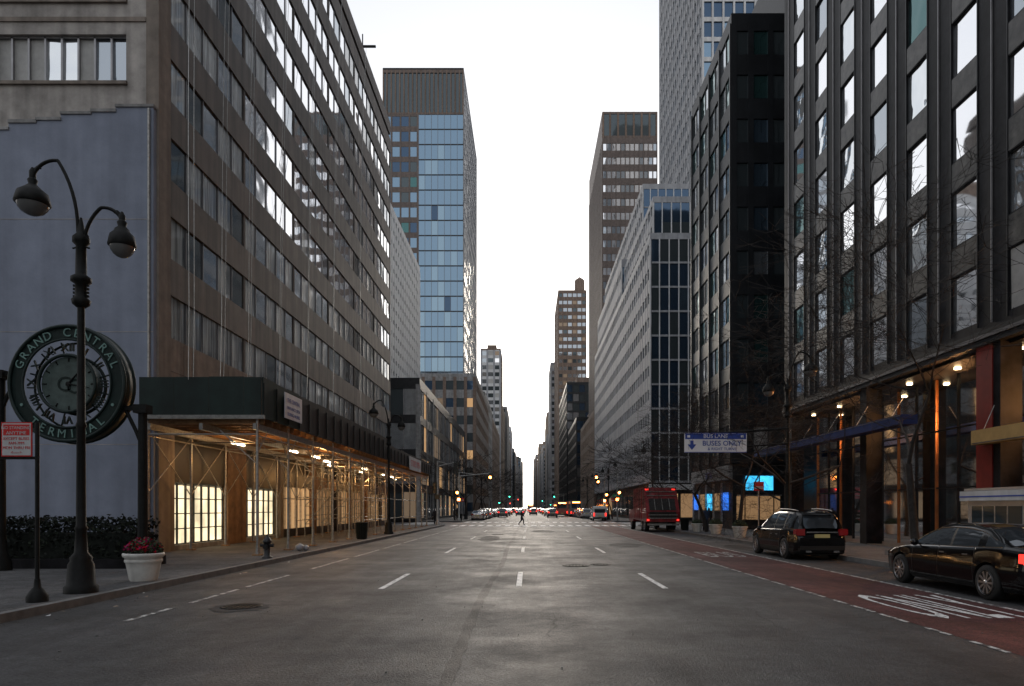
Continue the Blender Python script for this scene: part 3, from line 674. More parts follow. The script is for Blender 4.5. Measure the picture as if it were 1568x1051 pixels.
m_pot=M('white_planter',(.6,.6,.57),.55,var=.15,scale=3,streak=.2,bump=.2); m_fl=M('red_flowers',(.30,.008,.02),.9,var=.4,spec=.1); m_fl2=M('magenta_flowers',(.30,.02,.10),.9,var=.4,spec=.1)
def planter(x,y,s=1,fl=True):
    mb=MB(); mb.lathe((0,0,0),[(.27,0),(.29,.04),(.34,.3),(.38,.52),(.42,.55),(.43,.6),(.42,.63),(.37,.63),(.35,.58),(.02,.58)],m_pot,24)
    mb.lathe((0,0,.42),[(.375,0),(.385,.02),(.385,.05),(.378,.07)],m_pot,24)
    for i in range(1000):
        a=U(0,6.28); r=.4*R()**.5; z=.6+U(0,.38)*(1-(r/.5)**2)+.02+.03*math.sin(a*5); p=Vector((r*math.cos(a),r*math.sin(a),z)); q=Vector((U(-1,1),U(-1,1),U(-.4,1))).normalized(); b=q.orthogonal().normalized(); k=U(.02,.05)
        m=pick([(m_leaf2,3),(m_leaf3,3),(m_fl,(2.2 if z>.68 else .2) if fl else 0),(m_fl2,(1.2 if z>.68 else 0) if fl else 0)])
        mb.quad(p-q*k,p+b*k*.7,p+q*k,p-b*k*.7,m)
    o=mb.build('flower_planter',(x,y,.15)); o.scale=(s,s,s)
planter(-8.72,15.5); planter(11.75,37.8,1.0,False); planter(11.8,42.8,1.0,False); planter(11.8,47.5,.9,False)
m_hyd=M('hydrant_paint',(.02,.02,.022),.4,var=.3)
mb=MB(); mb.lathe((0,0,0),[(.17,0),(.17,.05),(.1,.07),(.1,.5),(.14,.52),(.14,.56),(.12,.6),(.08,.68),(.03,.72),(.03,.77)],m_hyd,14); mb.cyl((-.2,0,.42),(.2,0,.42),.055,.055,m_hyd,10); mb.cyl((0,-.2,.38),(0,0,.38),.07,.07,m_hyd,10); mb.cyl((-.21,0,.42),(-.18,0,.42),.07,.07,m_hyd,6);mb.cyl((.21,0,.42),(.18,0,.42),.07,.07,m_hyd,6); mb.build('fire_hydrant',(-8.55,22.4,.15))
mb=MB(); mb.lathe((0,0,0),[(.24,0),(.26,.05),(.30,.85),(.32,.88),(.28,.9),(.26,.8),(.02,.78)],m_black,16)
for i in range(20):
    a=2*math.pi*i/20; mb.cyl((.27*math.cos(a),.27*math.sin(a),.05),(.315*math.cos(a),.315*math.sin(a),.86),.008,.008,m_dgreen,4)
bm_=mb.mesh('litter_bin')
for x,y in((-8.75,36),(11.5,50),(11.5,64.5),(-8.8,88.5)): inst('litter_bin',bm_,(x,y,.15))
mb=MB(); m_bag=M('plastic_bag',(.3,.3,.32),.4,var=.2)
for (bx,by,br_) in((0,0,.17),(.2,.12,.13)):
    pr=[(br_*math.sin(math.pi*k/8)*(1+.1*math.sin(k*3)),br_*.8*(1-math.cos(math.pi*k/8))) for k in range(9)]; pr[0]=(.02,0); pr[-1]=(.03,br_*1.7); mb.lathe((bx,by,0),pr,m_bag,11)
mb.build('refuse_bag',(-8.75,26.2,.15))
# ------------------------------------------------------------------ bus lane sign
m_swht=M('sign_white_reflective',(.78,.78,.8),.5,var=.05)
mb=MB(); mb.box(6.8,9.5,29.6,29.64,4.2,5.05,m_swht); mb.box(6.83,9.47,29.594,29.599,4.78,5.02,m_sblue)
TT=lambda x,z: Matrix.Translation((x,29.588,z))@RX
mb.text('BUS LANE',.24,TT(8.15,4.90),m_swht,.003)
mb.text('BUSES ONLY',.30,TT(8.42,4.59),m_sblue,.003,off=.003); mb.text('& RIGHT TURNS',.17,TT(8.42,4.35),m_sblue,.003)
mb.box(7.05,7.19,29.59,29.598,4.5,4.72,m_sblue); mb.add([(6.93,29.592,4.55),(7.31,29.592,4.55),(7.12,29.592,4.31)],[(0,1,2)],m_sblue)
for x in(6.98,9.3): mb.box(x-.06,x+.06,29.588,29.593,4.85,4.95,m_swht)
for a,b,c,d in((6.8,9.5,4.2,4.225),(6.8,9.5,5.03,5.05)): mb.box(a,b,29.59,29.6,c,d,m_sblue)
mb.cyl((6.8,29.7,4.95),(11.35,29.72,5.25),.04,.06,m_black,8); mb.cyl((7,29.68,4.3),(11.35,29.72,4.6),.03,.04,m_black,8)
mb.build('bus_lane_sign')
# ------------------------------------------------------------------ traffic signals
m_yel=M('signal_housing',(.03,.04,.03),.5)
def esig(n,c,s=8): return E(n,c,s,grad=False)
e_am=esig('signal_amber',(1,.25,.04),40); e_gr=esig('signal_green',(.05,1,.5),14); e_rd=esig('signal_red',(1,.05,.03),20); e_off=M('signal_off',(.02,.02,.02),.3)
def signal(x,y,arm,on,ped=True):
    mb=MB(); mb.lathe((0,0,0),[(.22,0),(.22,.25),(.1,.4),(.08,6.2)],m_steel,10)
    mb.cyl((0,0,5.7),(arm,0,6.1),.06,.04,m_steel,8); mb.cyl((0,0,6.2),(arm*.5,0,5.95),.03,.03,m_steel,6)
    def head(hx,hz,on):
        mb.box(hx-.18,hx+.18,-.12,.15,hz-.55,hz+.55,m_yel)
        for k,(c,col) in enumerate((('r',e_rd),('a',e_am),('g',e_gr))):
            z=hz+.35-k*.35; mb.cyl((hx,-.13,z),(hx,-.15,z),.16,.16,col if on==c else e_off,12)
            for q in range(7):
                a0=math.pi*q/7;a1=math.pi*(q+1)/7
                mb.quad((hx+.17*math.cos(a0),-.12,z+.17*math.sin(a0)),(hx+.17*math.cos(a1),-.12,z+.17*math.sin(a1)),(hx+.17*math.cos(a1),-.33,z+.17*math.sin(a1)),(hx+.17*math.cos(a0),-.33,z+.17*math.sin(a0)),m_yel)
    head(arm,5.55,on); head(arm*.02+(.3 if arm<0 else -.3),3.6,on)
    if ped: mb.box(-.25,.2,-.15,.1,2.5,2.95,m_yel); mb.box(-.18,.13,-.16,-.151,2.57,2.88,e_am if on=='a' else e_off)
    mb.build('traffic_signal',(x,y,.15))
signal(-8.8,87.5,4.0,'a'); signal(11.5,87.5,-2.7,'a'); signal(-8.8,66.6,1.8,'x'); signal(11.5,218,-3,'g'); signal(-8.8,218,3,'g'); signal(-8.8,349,4,'r'); signal(11.5,349,-4,'g'); signal(11.5,102,-1.0,'a')
mb=MB(); mb.cyl((0,0,0),(0,0,3),.03,.03,m_steel); mb.box(-.25,.25,-.04,-.02,2.5,2.95,m_redp); mb.box(-.22,.22,-.045,-.041,2.6,2.72,m_wht); mb.text('STOP HERE',.07,Matrix.Translation((0,-.048,2.66))@RX,m_redp,.002); me=mb.mesh('street_sign')
for x,y in((11.5,34),(11.5,56),(11.5,92),(-8.6,90)): inst('street_sign',me,(x,y,.15))
mb=MB(); m_sgr=M('sign_green',(.02,.2,.1),.4,var=.1)
mb.cyl((0,0,0),(0,0,3.4),.035,.035,m_black); mb.box(-.6,.6,-.02,.02,3.1,3.35,m_sgr); mb.text('E 42 ST',.2,Matrix.Translation((0,-.025,3.22))@RX,m_wht,.002); mb.build('street_name_sign',(11.4,86.9,.15))
m_silv=M('kiosk_metal',(.42,.43,.44),.35,metal=.6,var=.15)
mb=MB(); mb.box(12.9,15.0,17.6,20.0,.2,2.0,m_silv); mb.box(12.75,15.1,17.45,20.15,2.0,2.28,m_wht); mb.box(12.85,15.0,17.5,20.1,2.29,2.36,m_silv); mb.box(12.88,12.9,17.8,19.8,.9,1.85,g_dk); mb.box(13.1,14.8,17.57,17.6,1.0,1.8,g_mid)
mb.box(12.74,15.11,17.44,17.448,2.1,2.15,m_redp); mb.box(12.742,12.749,17.44,20.16,2.1,2.14,m_sblue)
for z in(.5,.8): mb.box(12.89,15.01,17.585,17.599,z,z+.03,m_black)
for y in(18.3,18.8,19.3): mb.box(12.87,12.879,y,y+.04,.9,1.85,m_alum)
mb.box(12.95,14.95,17.65,19.95,.15,.2,m_black); mb.build('newsstand_kiosk')

# ------------------------------------------------------------------ trees (bare)
m_bark=M('tree_bark',(.028,.024,.022),.9,var=.4,scale=8)
def tree(h,depth,r0,twig,spread=.6,flat=.0):
    mb=MB()
    def br(p,d,l,r,k):
        n=3; q=p
        for i in range(n):
            d2=(d+Vector((U(-1,1),U(-1,1),U(-.6,.9)))*.16).normalized(); p2=q+d2*(l/n); r2=max(r*(1-.13),twig)
            mb.cyl(q,p2,r,r2,m_bark,7 if k>depth-2 else (4 if r>.02 else 3),cap=False); q=p2;d=d2;r=r2
            if k>0 and i==1 and R()<.6:
                s=(d+Vector((U(-1,1),U(-1,1),U(-.2,.7)))*1.1).normalized(); br(q,s,l*.6,r*.5,k-2 if k>1 else 0)
        if k<=0: return
        for j in range(2 if R()<.5 else 3):
            w=spread+.3*R(); s=(d+Vector((U(-1,1)*w,U(-1,1)*w,U(-.5,.4)*w-flat))).normalized()
            br(q,s,l*U(.7,.9),max(r*U(.6,.8),twig),k-1)
    br(Vector((0,0,0)),Vector((0,0,1)),h*.36,r0,depth)
    return mb.mesh('bare_tree')
random.seed(21)
t1=tree(8.5,8,.15,.006,1.0,.03); t2=tree(8.0,8,.14,.006,1.05,.05); t3=tree(8,6,.12,.014,.8)
for x,y,t,rz,s in((12.3,21.5,t1,0,1),(12.5,33,t2,2,1.0),(12.4,40,t1,2.2,.95),(12.3,47,t2,.7,.95),(12.2,57,t3,.5,1)): inst('bare_tree',t,(x,y,.15),rz,s)
for i,(x,y) in enumerate([(-9.6,90),(-9.6,98),(-9.5,107),(-9.5,118),(-9.5,131),(-9.5,145),(-9.5,160),(-9.6,180),(-9.5,230),(-9.5,260),(-9.5,300),(12.4,100),(12.4,125),(12.4,150),(12.4,190),(12.4,240)]): inst('bare_tree',t3,(x,y,.15),i*1.3,U(.95,1.2))
random.seed(5)
# ------------------------------------------------------------------ vehicles
m_tyre=M('tyre_rubber',(.015,.015,.015),.8); m_rim=M('alloy_rim',(.45,.45,.46),.3,metal=.9,var=.1); m_cglass=G('car_glass',(.05,.06,.07),.4,.03,wob=.0)
m_trim=M('black_trim',(.012,.012,.012),.5); m_chrome=M('chrome',(.6,.6,.6),.15,metal=1,var=.05)
e_tail=E('tail_light',(1,.03,.02),2.4,base=(.3,.01,.01),grad=False); e_tail2=M('tail_lens',(.28,.01,.012),.15,var=.1,spec=.7); m_plate=M('licence_plate',(.5,.45,.2),.5,var=.1)
def lerp(tab,t):
    if t<=tab[0][0]: return tab[0][1]
    for (a,va),(b,vb) in zip(tab,tab[1:]):
        if t<=b:
            s=(t-a)/(b-a); return va+(vb-va)*s
    return tab[-1][1]
def slerp(tab,t):
    return sum(lerp(tab,t+d) for d in(-.012,-.006,0,.006,.012))/5
def wheel(mb,x,y,r,w,s):
    mb.lathe((x,y,r),[(r*.62,-w/2),(r*.93,-w/2),(r,-w*.36),(r,w*.36),(r*.93,w/2),(r*.62,w/2)],m_tyre,28,'x')
    xo=x+s*(w*.5+.006)
    mb.lathe((xo-s*.004,y,r),[(r*.66,-.001),(r*.66,.001)],m_trim,24,'x')
    mb.lathe((xo,y,r),[(r*.70,-.012),(r*.70,.008),(r*.61,.008),(r*.61,-.012)],m_rim,28,'x',cap=False)
    for i in range(10):
        a=2*math.pi*i/10; d=Vector((0,math.cos(a),math.sin(a))); e=Vector((0,-math.sin(a),math.cos(a))); c=Vector((xo+s*.008,y,r))
        p=[c+d*r*.12+e*.014,c+d*r*.12-e*.014,c+d*r*.63-e*.022,c+d*r*.63+e*.022]
        q=[v+Vector((-s*.02,0,0)) for v in p]
        mb.add(p+q,[(0,1,2,3),(4,5,6,7),(0,1,5,4),(1,2,6,5),(2,3,7,6),(3,0,4,7)],m_rim)
    mb.lathe((xo,y,r),[(r*.16,-.03),(r*.14,.014),(.01,.016)] if s>0 else [(r*.16,.03),(r*.14,-.014),(.01,-.016)],m_rim,12,'x')
def car_mesh(name,kind,paint,tail_on=False):
    mb=MB()
    if kind=='sedan':
        L,W=5.15,1.88;rw=.345;yf,yr=.315*L,-.295*L
        zs=[(0,.78),(.012,.93),(.03,1.02),(.12,1.05),(.22,1.03),(.5,.985),(.72,.95),(.76,.93),(.9,.82),(.965,.72),(.99,.6),(1,.5)]
        zr=[(.10,1.03),(.17,1.19),(.27,1.39),(.36,1.455),(.48,1.47),(.56,1.43),(.64,1.28),(.75,.94)]
        rg,wsg=.30,.565; pil=[.445]; cab=(.10,.75)
    else:
        L,W=4.75,1.9;rw=.37;yf,yr=.31*L,-.29*L
        zs=[(0,.72),(.01,.9),(.03,1.06),(.2,1.08),(.5,1.05),(.72,1.03),(.77,1.0),(.9,.93),(.97,.82),(.99,.7),(1,.55)]
        zr=[(.015,1.06),(.045,1.35),(.075,1.58),(.13,1.66),(.3,1.71),(.5,1.71),(.58,1.66),(.66,1.45),(.775,1.02)]
        rg,wsg=.085,.60; pil=[.24,.43]; cab=(.015,.775)
    hw=[(0,.80),(.01,.86),(.04,.94),(.15,1),(.82,1),(.92,.95),(.97,.86),(1,.68)]
    fx=[(.15,.90),(.3,.97),(.5,.995),(.65,1.0),(.85,.965),(1.1,.93)]
    Ra=rw+.055; ys=set(-L/2+L*i/72 for i in range(73))
    for yw in(yf,yr): 
        for k in range(-8,9): ys.add(yw+Ra*math.sin(k*math.pi/16))
        ys.add(yw-Ra-.003); ys.add(yw+Ra+.003)
    seams=[yf-Ra-.12,.02*L if kind=='sedan' else .0,(yr+Ra+.02)]
    for s in seams: ys.add(s-.006); ys.add(s+.006)
    ys=sorted(ys); ring=[]; ns=9; ntp=5
    for y in ys:
        t=y/L+.5; zb=.2+(.08*max(0,1-t/.06))+(.03*max(0,(t-.95)/.05))
        for yw in(yf,yr):
            if abs(y-yw)<=Ra: zb=max(zb,rw+math.sqrt(max(0,Ra*Ra-(y-yw)**2)))
        z1=slerp(zs,t); zb=min(zb,z1-.04); h=slerp(hw,t)*W/2; row=[(0,zb+.0)]
        for k in range(ns):
            z=zb+(z1-zb)*k/(ns-1); x=h*lerp(fx,z)
            if k==ns-1: x-=.012
            if .60<z<.68: x+=.006
            row.append((x,z))
        xs=row[-1][0]
        for k in range(1,ntp+1):
            s=k/ntp; row.append((xs*(1-s),z1+.05*(1-(1-s)**2)*min(1,t*8,(1-t)*8)+ .004))
        ring.append([(x,y,z) for x,z in row])
    nr=len(ring[0])
    for sgn in(1,-1):
        vs=[(sgn*x,y,z) for r_ in ring for x,y,z in r_]; groups={}
        for i in range(len(ys)-1):
            for k in range(nr-1):
                ym=(ys[i]+ys[i+1])/2; m=paint
                if any(abs(ym-s)<.005 for s in seams) and 1<=k<ns: m=m_trim
                if k==0: m=m_trim
                if kind=='suv' and 1<=k<ns and ring[i][k+1][2]<.42: m=m_trim
                if kind=='suv' and any(abs(ym-yw)<Ra for yw in(yf,yr)) and k==1: m=m_trim
                groups.setdefault(m,[]).append((i*nr+k,(i+1)*nr+k,(i+1)*nr+k+1,i*nr+k+1))
        for m,fs in groups.items(): mb.add(vs,fs,m,True)
        for i in(0,len(ys)-1): 
            mb.add([(sgn*x,y,z) for x,y,z in ring[i]],[tuple(range(nr))],m_trim if i else paint)
    mb.box(-W*.33,W*.33,-L*.44,L*.42,.18,.8,m_trim)
    c0,c1=cab; N=44; gr=[]
    for i in range(N+1):
        t=c0+(c1-c0)*i/N; y=(t-.5)*L; b=slerp(zs,t)-.015; z=max(slerp(zr,t),b+.004); h=slerp(hw,t)*W/2*.915; hh=z-b
        tx=h-.30*hh-.02
        row=[(h,b),(h+(tx-h)*.45,b+hh*.45),(tx+.0,b+hh*.84),(tx-.05,b+hh*.95),(tx-.14,z)]+[((tx-.14)*(1-s),z+.02*s) for s in(.33,.66,1)]
        row=[(max(x,0),y,zz) for x,zz in row]; gr.append(row)
    for sgn in(1,-1):
        vs=[(sgn*x,y,z) for r_ in gr for x,y,z in r_]; groups={}
        for i in range(N):
            t=c0+(c1-c0)*(i+.5)/N
            for k in range(7):
                if k<2: 
                    m=m_cglass
                    if any(abs(t-p)<.009 for p in pil): m=m_trim
                    if t<c0+(.03 if kind=='sedan' else .018) : m=paint
                    if abs(t-(rg-.045 if kind=='sedan' else rg+.02))<.02: m=paint
                    if t>c1-.035: m=paint
                elif k==2: m=paint
                else: 
                    m=m_cglass if (t<rg-.01 or t>wsg+.01) else paint
                    if k==3 and m is m_cglass: m=paint
                groups.setdefault(m,[]).append((i*8+k,(i+1)*8+k,(i+1)*8+k+1,i*8+k+1))
        for m,fs in groups.items(): mb.add(vs,fs,m,True)
        pts=[(sgn*(gr[i][0][0]+.012),gr[i][0][1],gr[i][0][2]+.015) for i in range(2,N-1,2)]
        mb.tube(pts,.008,m_chrome,4)
        if kind=='sedan':
            pts=[(sgn*(gr[i][2][0]+.008),gr[i][2][1],gr[i][2][2]) for i in range(5,N-2,2)]; mb.tube(pts,.008,m_chrome,4)
        else:
            pts=[(sgn*(gr[i][3][0]-.02),gr[i][3][1],gr[i][4][2]+.05) for i in range(6,28,2)]; mb.tube(pts,.018,m_alum,5)
        ym=(c1-.08-.5)*L; xm=W/2*.95; mb.lathe((sgn*(xm+.10),ym,1.02),[(.02,-.06),(.075,-.05),(.085,0),(.07,.06),(.02,.08)],paint,10,'y'); mb.cyl((sgn*xm*.95,ym+.02,.98),(sgn*(xm+.08),ym,1.0),.02,.02,m_trim,5)
        for yh in(seams[1]-.25,(yr+Ra+.18)): mb.box(min(sgn*W*.485,sgn*W*.497),max(sgn*W*.485,sgn*W*.497),yh,yh+.17,.84,.865,m_chrome)
        for yw in(yf,yr): wheel(mb,sgn*(W/2-.115),yw,rw,.22,sgn)
        tl=e_tail if tail_on else e_tail2
        ya=-L/2
        if kind=='sedan':
            x0,x1=sorted((sgn*W*.30,sgn*W*.455)); mb.box(x0,x1,ya-.012,ya+.14,.76,.95,tl); x0,x1=sorted((sgn*W*.445,sgn*W*.472)); mb.box(x0,x1,ya+.02,ya+.22,.78,.95,tl)
        else:
            x0,x1=sorted((sgn*W*.31,sgn*W*.45)); mb.box(x0,x1,ya-.012,ya+.12,.86,1.08,tl); x0,x1=sorted((sgn*W*.44,sgn*W*.468)); mb.box(x0,x1,ya+.01,ya+.25,.9,1.06,tl)
        x0,x1=sorted((sgn*W*.28,sgn*W*.43)); mb.box(x0,x1,L/2-.16,L/2-.0,.6,.73,m_chrome)
        x0,x1=sorted((sgn*W*.2,sgn*W*.3)); mb.box(x0,x1,ya-.03,ya+.05,.28,.34,m_chrome)
    mb.box(-.26,.26,ya-.02,ya+.02,.62 if kind=='sedan' else .78,.74 if kind=='sedan' else .9,m_plate)
    mb.box(-W*.40,W*.40,ya-.035,ya+.06,.36,.5,m_trim if kind=='suv' else paint)
    if kind=='sedan': mb.box(-W*.3,W*.3,ya-.02,ya+.02,.80,.83,m_chrome)
    else: mb.box(-W*.28,W*.28,ya-.018,ya+.02,.96,.985,m_chrome); mb.box(-.5,.5,ya+.18,ya+.35,1.62,1.645,paint)
    mb.box(-.42,.42,L/2-.06,L/2+.015,.45,.62,m_trim)
    return mb.mesh(name)
def paint(n,c,met=.3): return M(n,c,.25,metal=met,var=.05,coat=1)
p_blk=M('black_car_paint',(.003,.003,.0035),.1,metal=0,var=.05,spec=.4); p_gr=paint('grey_car_paint',(.10,.105,.11),.6); p_wh=paint('white_car_paint',(.5,.5,.5),0); p_bl=paint('blue_car_paint',(.02,.035,.08)); p_sl=paint('silver_car_paint',(.3,.3,.31),.7); p_tx=paint('yellow_car_paint',(.5,.25,.02),0)
sed=car_mesh('parked_sedan','sedan',p_blk,True); suv=car_mesh('parked_suv','suv',p_blk)
inst('parked_sedan',sed,(9.9,14.85,0),math.radians(-.5)); inst('parked_suv',suv,(10.0,25.6,0),math.radians(.5))
cs=[car_mesh('car','sedan',p_gr,False),car_mesh('car','suv',p_wh,False),car_mesh('car','sedan',p_bl,True),car_mesh('car','suv',p_gr,True),car_mesh('car','sedan',p_tx,True),car_mesh('car','sedan',p_sl,False)]
inst('parked_car',cs[5],(-7.25,101,0)); 
y=108;i=0
while y<330:
    if not(198<y<222): inst('parked_car',cs[[5,1,0,1,5,0][i%6]],(-7.25+U(-.1,.1),y,0)); 
    if not(198<y<222) and y>112: inst('parked_car',cs[[0,1,5,1][i%4]],(9.9,y+2,0))
    y+=6.2+ (U(0,4) if R()<.4 else 0);i+=1
for x,y,k in((-4.8,150,0),(-4.8,175,4),(-4.8,132,3),(-1.8,190,1),(-1.8,158,2),(1.4,168,3),(4.6,205,2),(-1.8,240,4),(1.4,255,0),(4.6,150,5),(4.6,128,3),(4.6,285,4),(-4.8,290,1),(-1.8,310,5),(1.4,330,3),(-4.8,225,3),(1.4,225,4),(4.6,235,3),(1.4,290,2),(-4.8,260,2),(-1.8,275,3),(-1.8,215,2),(1.4,198,4),(4.6,178,4),(1.4,375,4),(-1.8,350,2),(4.6,400,3)): inst('car',cs[k],(x,y,0))
m_trk=M('red_truck_paint',(.24,.018,.022),.35,var=.3,scale=2,streak=.35,coat=.5)
mb=MB(); 
mb.add([(-1.25,-3.4,.75),(-1.25,-3.4,1.5),(-1.25,-2.3,3.35),(-1.25,2.0,3.35),(-1.25,2.0,.9),(1.25,-3.4,.75),(1.25,-3.4,1.5),(1.25,-2.3,3.35),(1.25,2.0,3.35),(1.25,2.0,.9)],[(0,1,2,3,4),(9,8,7,6,5),(0,5,6,1),(1,6,7,2),(2,7,8,3),(3,8,9,4),(4,9,5,0)],m_trk)
mb.add([(-1.0,-3.42,1.0),(1.0,-3.42,1.0),(1.0,-3.42,1.5),(-1.0,-3.42,1.5)],[(0,1,2,3)],m_trim)
mb.add([(-1.0,-3.37,1.62),(1.0,-3.37,1.62),(1.0,-2.85,2.5),(-1.0,-2.85,2.5)],[(0,1,2,3)],m_trim)
for z in(1.0,1.25,2.7,3.0): mb.box(-1.1,1.1,-3.47+max(0,(z-1.5))*.6,-3.40+max(0,(z-1.5))*.6,z,z+.06,m_steel)
for x in(-.55,0,.55): mb.cyl((x,-3.36,1.65),(x,-2.83,2.5),.03,.03,m_steel,6)
for x in(-1.27,1.27):
    for y in(-1.6,-.7,.2,1.1): mb.box(x-.03,x+.03,y,y+.1,.95,3.3,m_trk)
    mb.cyl((x*.93,-3.3,1.3),(x*.93,-2.4,3.0),.05,.05,m_chrome,6)
    mb.box(min(x*.82,x*.94),max(x*.82,x*.94),-3.46,-3.4,.84,.95,e_tail)
    mb.box(min(x*.7,x*.9),max(x*.7,x*.9),-2.42,-2.33,3.15,3.26,e_tail)
mb.box(-1.15,1.15,-3.7,-3.35,.5,.62,m_steel); mb.box(-.45,.45,-3.3,4.3,.6,.9,m_trim)
mb.box(-1.2,1.2,2.3,4.2,.7,1.7,m_trk); mb.add([(-1.2,2.3,1.7),(-1.2,4.2,1.7),(-1.1,3.9,2.75),(-1.1,2.3,2.75),(1.2,2.3,1.7),(1.2,4.2,1.7),(1.1,3.9,2.75),(1.1,2.3,2.75)],[(0,1,2,3),(4,5,6,7),(1,5,6,2),(2,6,7,3),(0,4,7,3)],m_cglass); mb.box(-1.12,1.12,2.3,3.9,2.751,2.85,m_trk)
for s in(1,-1):
    for yy in(-2.2,-1.1,3.4): wheel(mb,s*1.0,yy,.5,.3,s)
mb.build('garbage_truck',(10.0,54.3,0),math.radians(1.5))
def boxvan(name,W,L,H,pm,loc,bus=False):
    mb=MB(); h=.35
    prof=[(-L/2,h),(-L/2-.02,h+.6),(-L/2+.1,H-.1),(-L/2+.3,H),(L/2-(.3 if bus else 1.3),H),(L/2-(.08 if bus else .75),H*.62),(L/2-(0 if bus else .1),H*.5),(L/2,h)]
    vs=[(s*W/2*(.94 if z>H*.7 else 1),y,z) for s in(-1,1) for y,z in prof]; n=len(prof)
    mb.add(vs,[tuple(range(n)),tuple(range(2*n-1,n-1,-1))]+[(i,(i+1)%n,n+(i+1)%n,n+i) for i in range(n)],pm)
    for s in(-1,1):
        xx=s*(W/2*.985+.012)
        q=-L/2+.4
        while q<L/2-1.2:
            mb.box(min(xx,xx-s*.02),max(xx,xx-s*.02),q,q+(1.1 if bus else 1.0),H*.52,H*.82,m_cglass); q+=1.25 if bus else 1.2
        x0,x1=sorted((s*W*.36,s*W*.46)); mb.box(x0,x1,-L/2-.04,-L/2,h+.3,h+.75,e_tail)
        for yy in(-L*.3,L*.32): wheel(mb,s*(W/2-.14),yy,.36 if not bus else .5,.24,s)
    mb.box(-W*.38,W*.38,-L/2-.0,-L/2+.06,H*.55,H*.82,m_cglass); mb.box(-W*.47,W*.47,-L/2-.1,-L/2,h-.05,h+.15,m_trim); mb.box(-.25,.25,-L/2-.05,-L/2-.02,h+.25,h+.4,m_plate)
    if bus: mb.box(-W*.35,W*.35,-L/2-.03,-L/2+.2,H-.45,H-.15,e_off); mb.box(-W*.3,W*.3,-L/2-.035,-L/2-.03+.0,H-.38,H-.22,e_am)
    mb.build(name,loc)
boxvan('white_van',1.95,4.9,2.0,p_wh,(10.0,97,0)); 
m_busp=M('bus_paint',(.35,.1,.08),.4,var=.2)
boxvan('city_bus',2.55,12,3.1,m_busp,(7.3,150,0),True); boxvan('city_bus',2.55,12,3.1,M('bus_paint_white',(.4,.4,.42),.4),(1.2,275,0),True); boxvan('delivery_truck',2.4,7,3.2,M('truck_grey',(.2,.2,.19),.6),(9.7,140,0),True)
# ------------------------------------------------------------------ people
m_skin=M('skin',(.32,.19,.13),.6,var=.1); m_coat=M('dark_coat',(.015,.015,.018),.8); m_trou=M('dark_trousers',(.02,.022,.03),.8); m_hair=M('hair',(.02,.014,.01),.7); m_coat2=M('blue_jacket',(.03,.05,.10),.8)
def person(loc,rot,coat,bag=True,stride=1.0):
    s=stride
    V=[(0,0,.95),(.0,0,1.15),(.01,0,1.38),(.02,0,1.48),(.03,0,1.56),(.03,0,1.66),
       (.0,.10,.90),(.17*s,.10,.50),(.22*s,.10,.09),(.38*s,.10,.04),
       (0,-.10,.90),(-.05*s,-.10,.50),(-.34*s,-.10,.16),(-.22*s,-.10,.05),
       (.01,.19,1.38),(-.10*s,.23,1.12),(-.02*s,.24,.90),(.02,.24,.82),
       (.01,-.19,1.38),(.08*s,-.23,1.12),(.22*s,-.22,.95),(.27*s,-.21,.88)]
    Ed=[(0,1),(1,2),(2,3),(3,4),(4,5),(0,6),(6,7),(7,8),(8,9),(0,10),(10,11),(11,12),(12,13),(2,14),(14,15),(15,16),(16,17),(2,18),(18,19),(19,20),(20,21)]
    Rr=[.15,.14,.16,.06,.095,.085,.10,.07,.05,.04,.10,.07,.05,.04,.075,.055,.042,.035,.075,.055,.042,.035]
    me=bpy.data.meshes.new('p'); me.from_pydata(V,Ed,[]); ob=bpy.data.objects.new('p',me); scene.collection.objects.link(ob)
    sk=ob.modifiers.new('s','SKIN'); 
    for i,v in enumerate(me.skin_vertices[0].data): v.radius=(Rr[i]*(.72 if i in(0,1,2) else 1),Rr[i]); v.use_root=(i==0)
    ss=ob.modifiers.new('u','SUBSURF'); ss.levels=1
    dg=bpy.context.evaluated_depsgraph_get(); dg.update(); m2=bpy.data.meshes.new_from_object(ob.evaluated_get(dg)); bpy.data.objects.remove(ob)
    m2.materials.clear()
    for m in(coat,m_trou,m_skin,m_hair): m2.materials.append(m)
    for p in m2.polygons:
        c=p.center; p.use_smooth=True
        k=0 if c.z>.82 else 1
        if c.z>1.5: k=2 if (c.x>.06 and c.z<1.68) else 3
        if c.z<.93 and abs(c.y)>.18 : k=2
        if c.z<.1: k=3
        p.material_index=k
    m2.name='pedestrian'; o=inst('pedestrian',m2,loc,rot)
    if bag:
        mb=MB(); mb.box(-.12,.12,.2,.3,.55,.85,m_trim); mb.tube([(-.1,.25,.85),(0,.22,1.05),(.1,.25,.85)],.01,m_trim,4); b=mb.build('shoulder_bag'); b.parent=o
person((-.6,69.5,.01),0,m_coat)
person((12.4,47.5,.15),-1.6,m_coat2); person((12.9,48.6,.15),1.5,m_coat,False); person((-9.5,70.0,.012),1.4,m_coat); person((-10.3,76,.012),1.7,m_coat2,False); person((-9.6,93,.15),1.5,m_coat); person((13.4,80,.012),-1.5,m_coat)

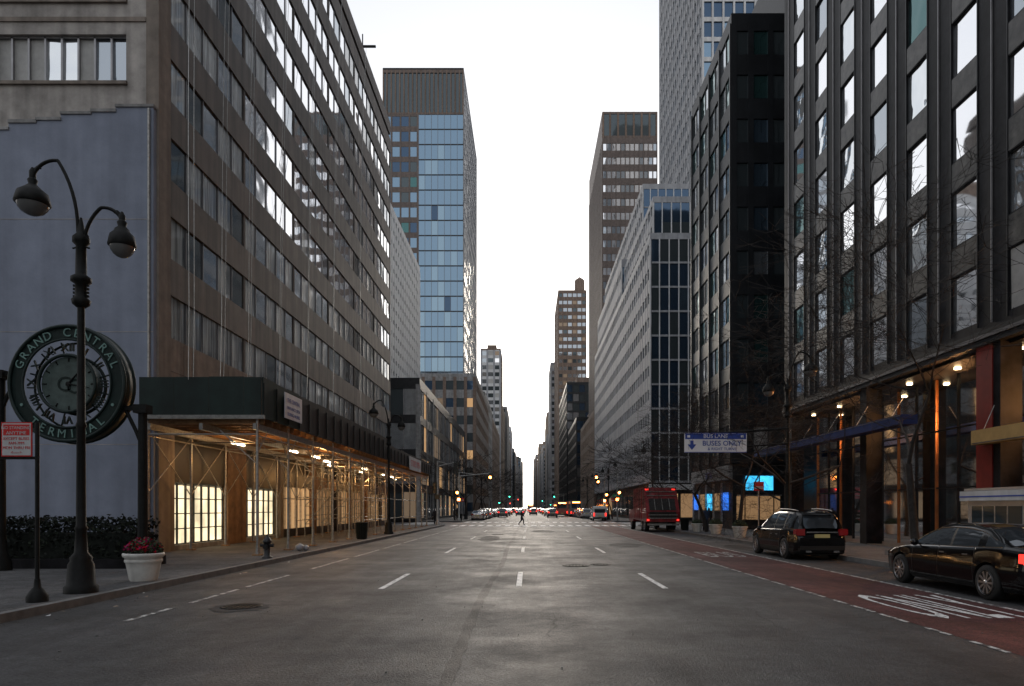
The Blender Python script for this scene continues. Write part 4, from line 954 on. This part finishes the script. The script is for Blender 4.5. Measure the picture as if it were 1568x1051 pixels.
# ------------------------------------------------------------------ world, sun, camera
w=bpy.data.worlds.new('World'); scene.world=w; w.use_nodes=True; N=w.node_tree.nodes; L=w.node_tree.links
bg=N['Background']; sky=N.new('ShaderNodeTexSky'); sky.sky_type='NISHITA'; sky.sun_disc=False; sky.sun_elevation=math.radians(14); sky.sun_rotation=0; sky.dust_density=3; sky.air_density=1; sky.ozone_density=1
hs=N.new('ShaderNodeHueSaturation'); hs.inputs['Saturation'].default_value=.3; L.new(sky.outputs[0],hs.inputs['Color'])
tc=N.new('ShaderNodeTexCoord'); sp=N.new('ShaderNodeSeparateXYZ'); L.new(tc.outputs['Generated'],sp.inputs[0])
cr=N.new('ShaderNodeValToRGB'); L.new(sp.outputs['Z'],cr.inputs[0])
cr.color_ramp.elements[0].position=0; cr.color_ramp.elements[0].color=(1,.93,.86,1)
cr.color_ramp.elements[1].position=.6; cr.color_ramp.elements[1].color=(.74,.77,.83,1)
e=cr.color_ramp.elements.new(.22); e.color=(.86,.86,.87,1)
sc=N.new('ShaderNodeVectorMath'); sc.operation='SCALE'; sc.inputs['Scale'].default_value=8.4; L.new(cr.outputs[0],sc.inputs[0])
mx=N.new('ShaderNodeMix'); mx.data_type='RGBA'; mx.inputs['Factor'].default_value=.78; L.new(hs.outputs[0],mx.inputs['A']); L.new(sc.outputs[0],mx.inputs['B'])
L.new(mx.outputs['Result'],bg.inputs[0]); bg.inputs[1].default_value=.15
sl=bpy.data.lights.new('sun','SUN'); sl.energy=1.1; sl.angle=math.radians(15); sl.color=(1,.88,.74)
so=bpy.data.objects.new('sun',sl); scene.collection.objects.link(so); so.rotation_euler=Vector((0,-math.cos(math.radians(14)),-math.sin(math.radians(14)))).to_track_quat('-Z','Y').to_euler()
cam=bpy.data.cameras.new('camera'); co=bpy.data.objects.new('camera',cam); scene.collection.objects.link(co); scene.camera=co
co.location=(0,0,1.8); co.rotation_euler=(math.pi/2,0,0); cam.lens=24; cam.sensor_width=36; cam.shift_x=-.0153; cam.shift_y=.161; cam.clip_end=9000
scene.view_settings.view_transform='Standard'; scene.view_settings.look='None'; scene.view_settings.exposure=0
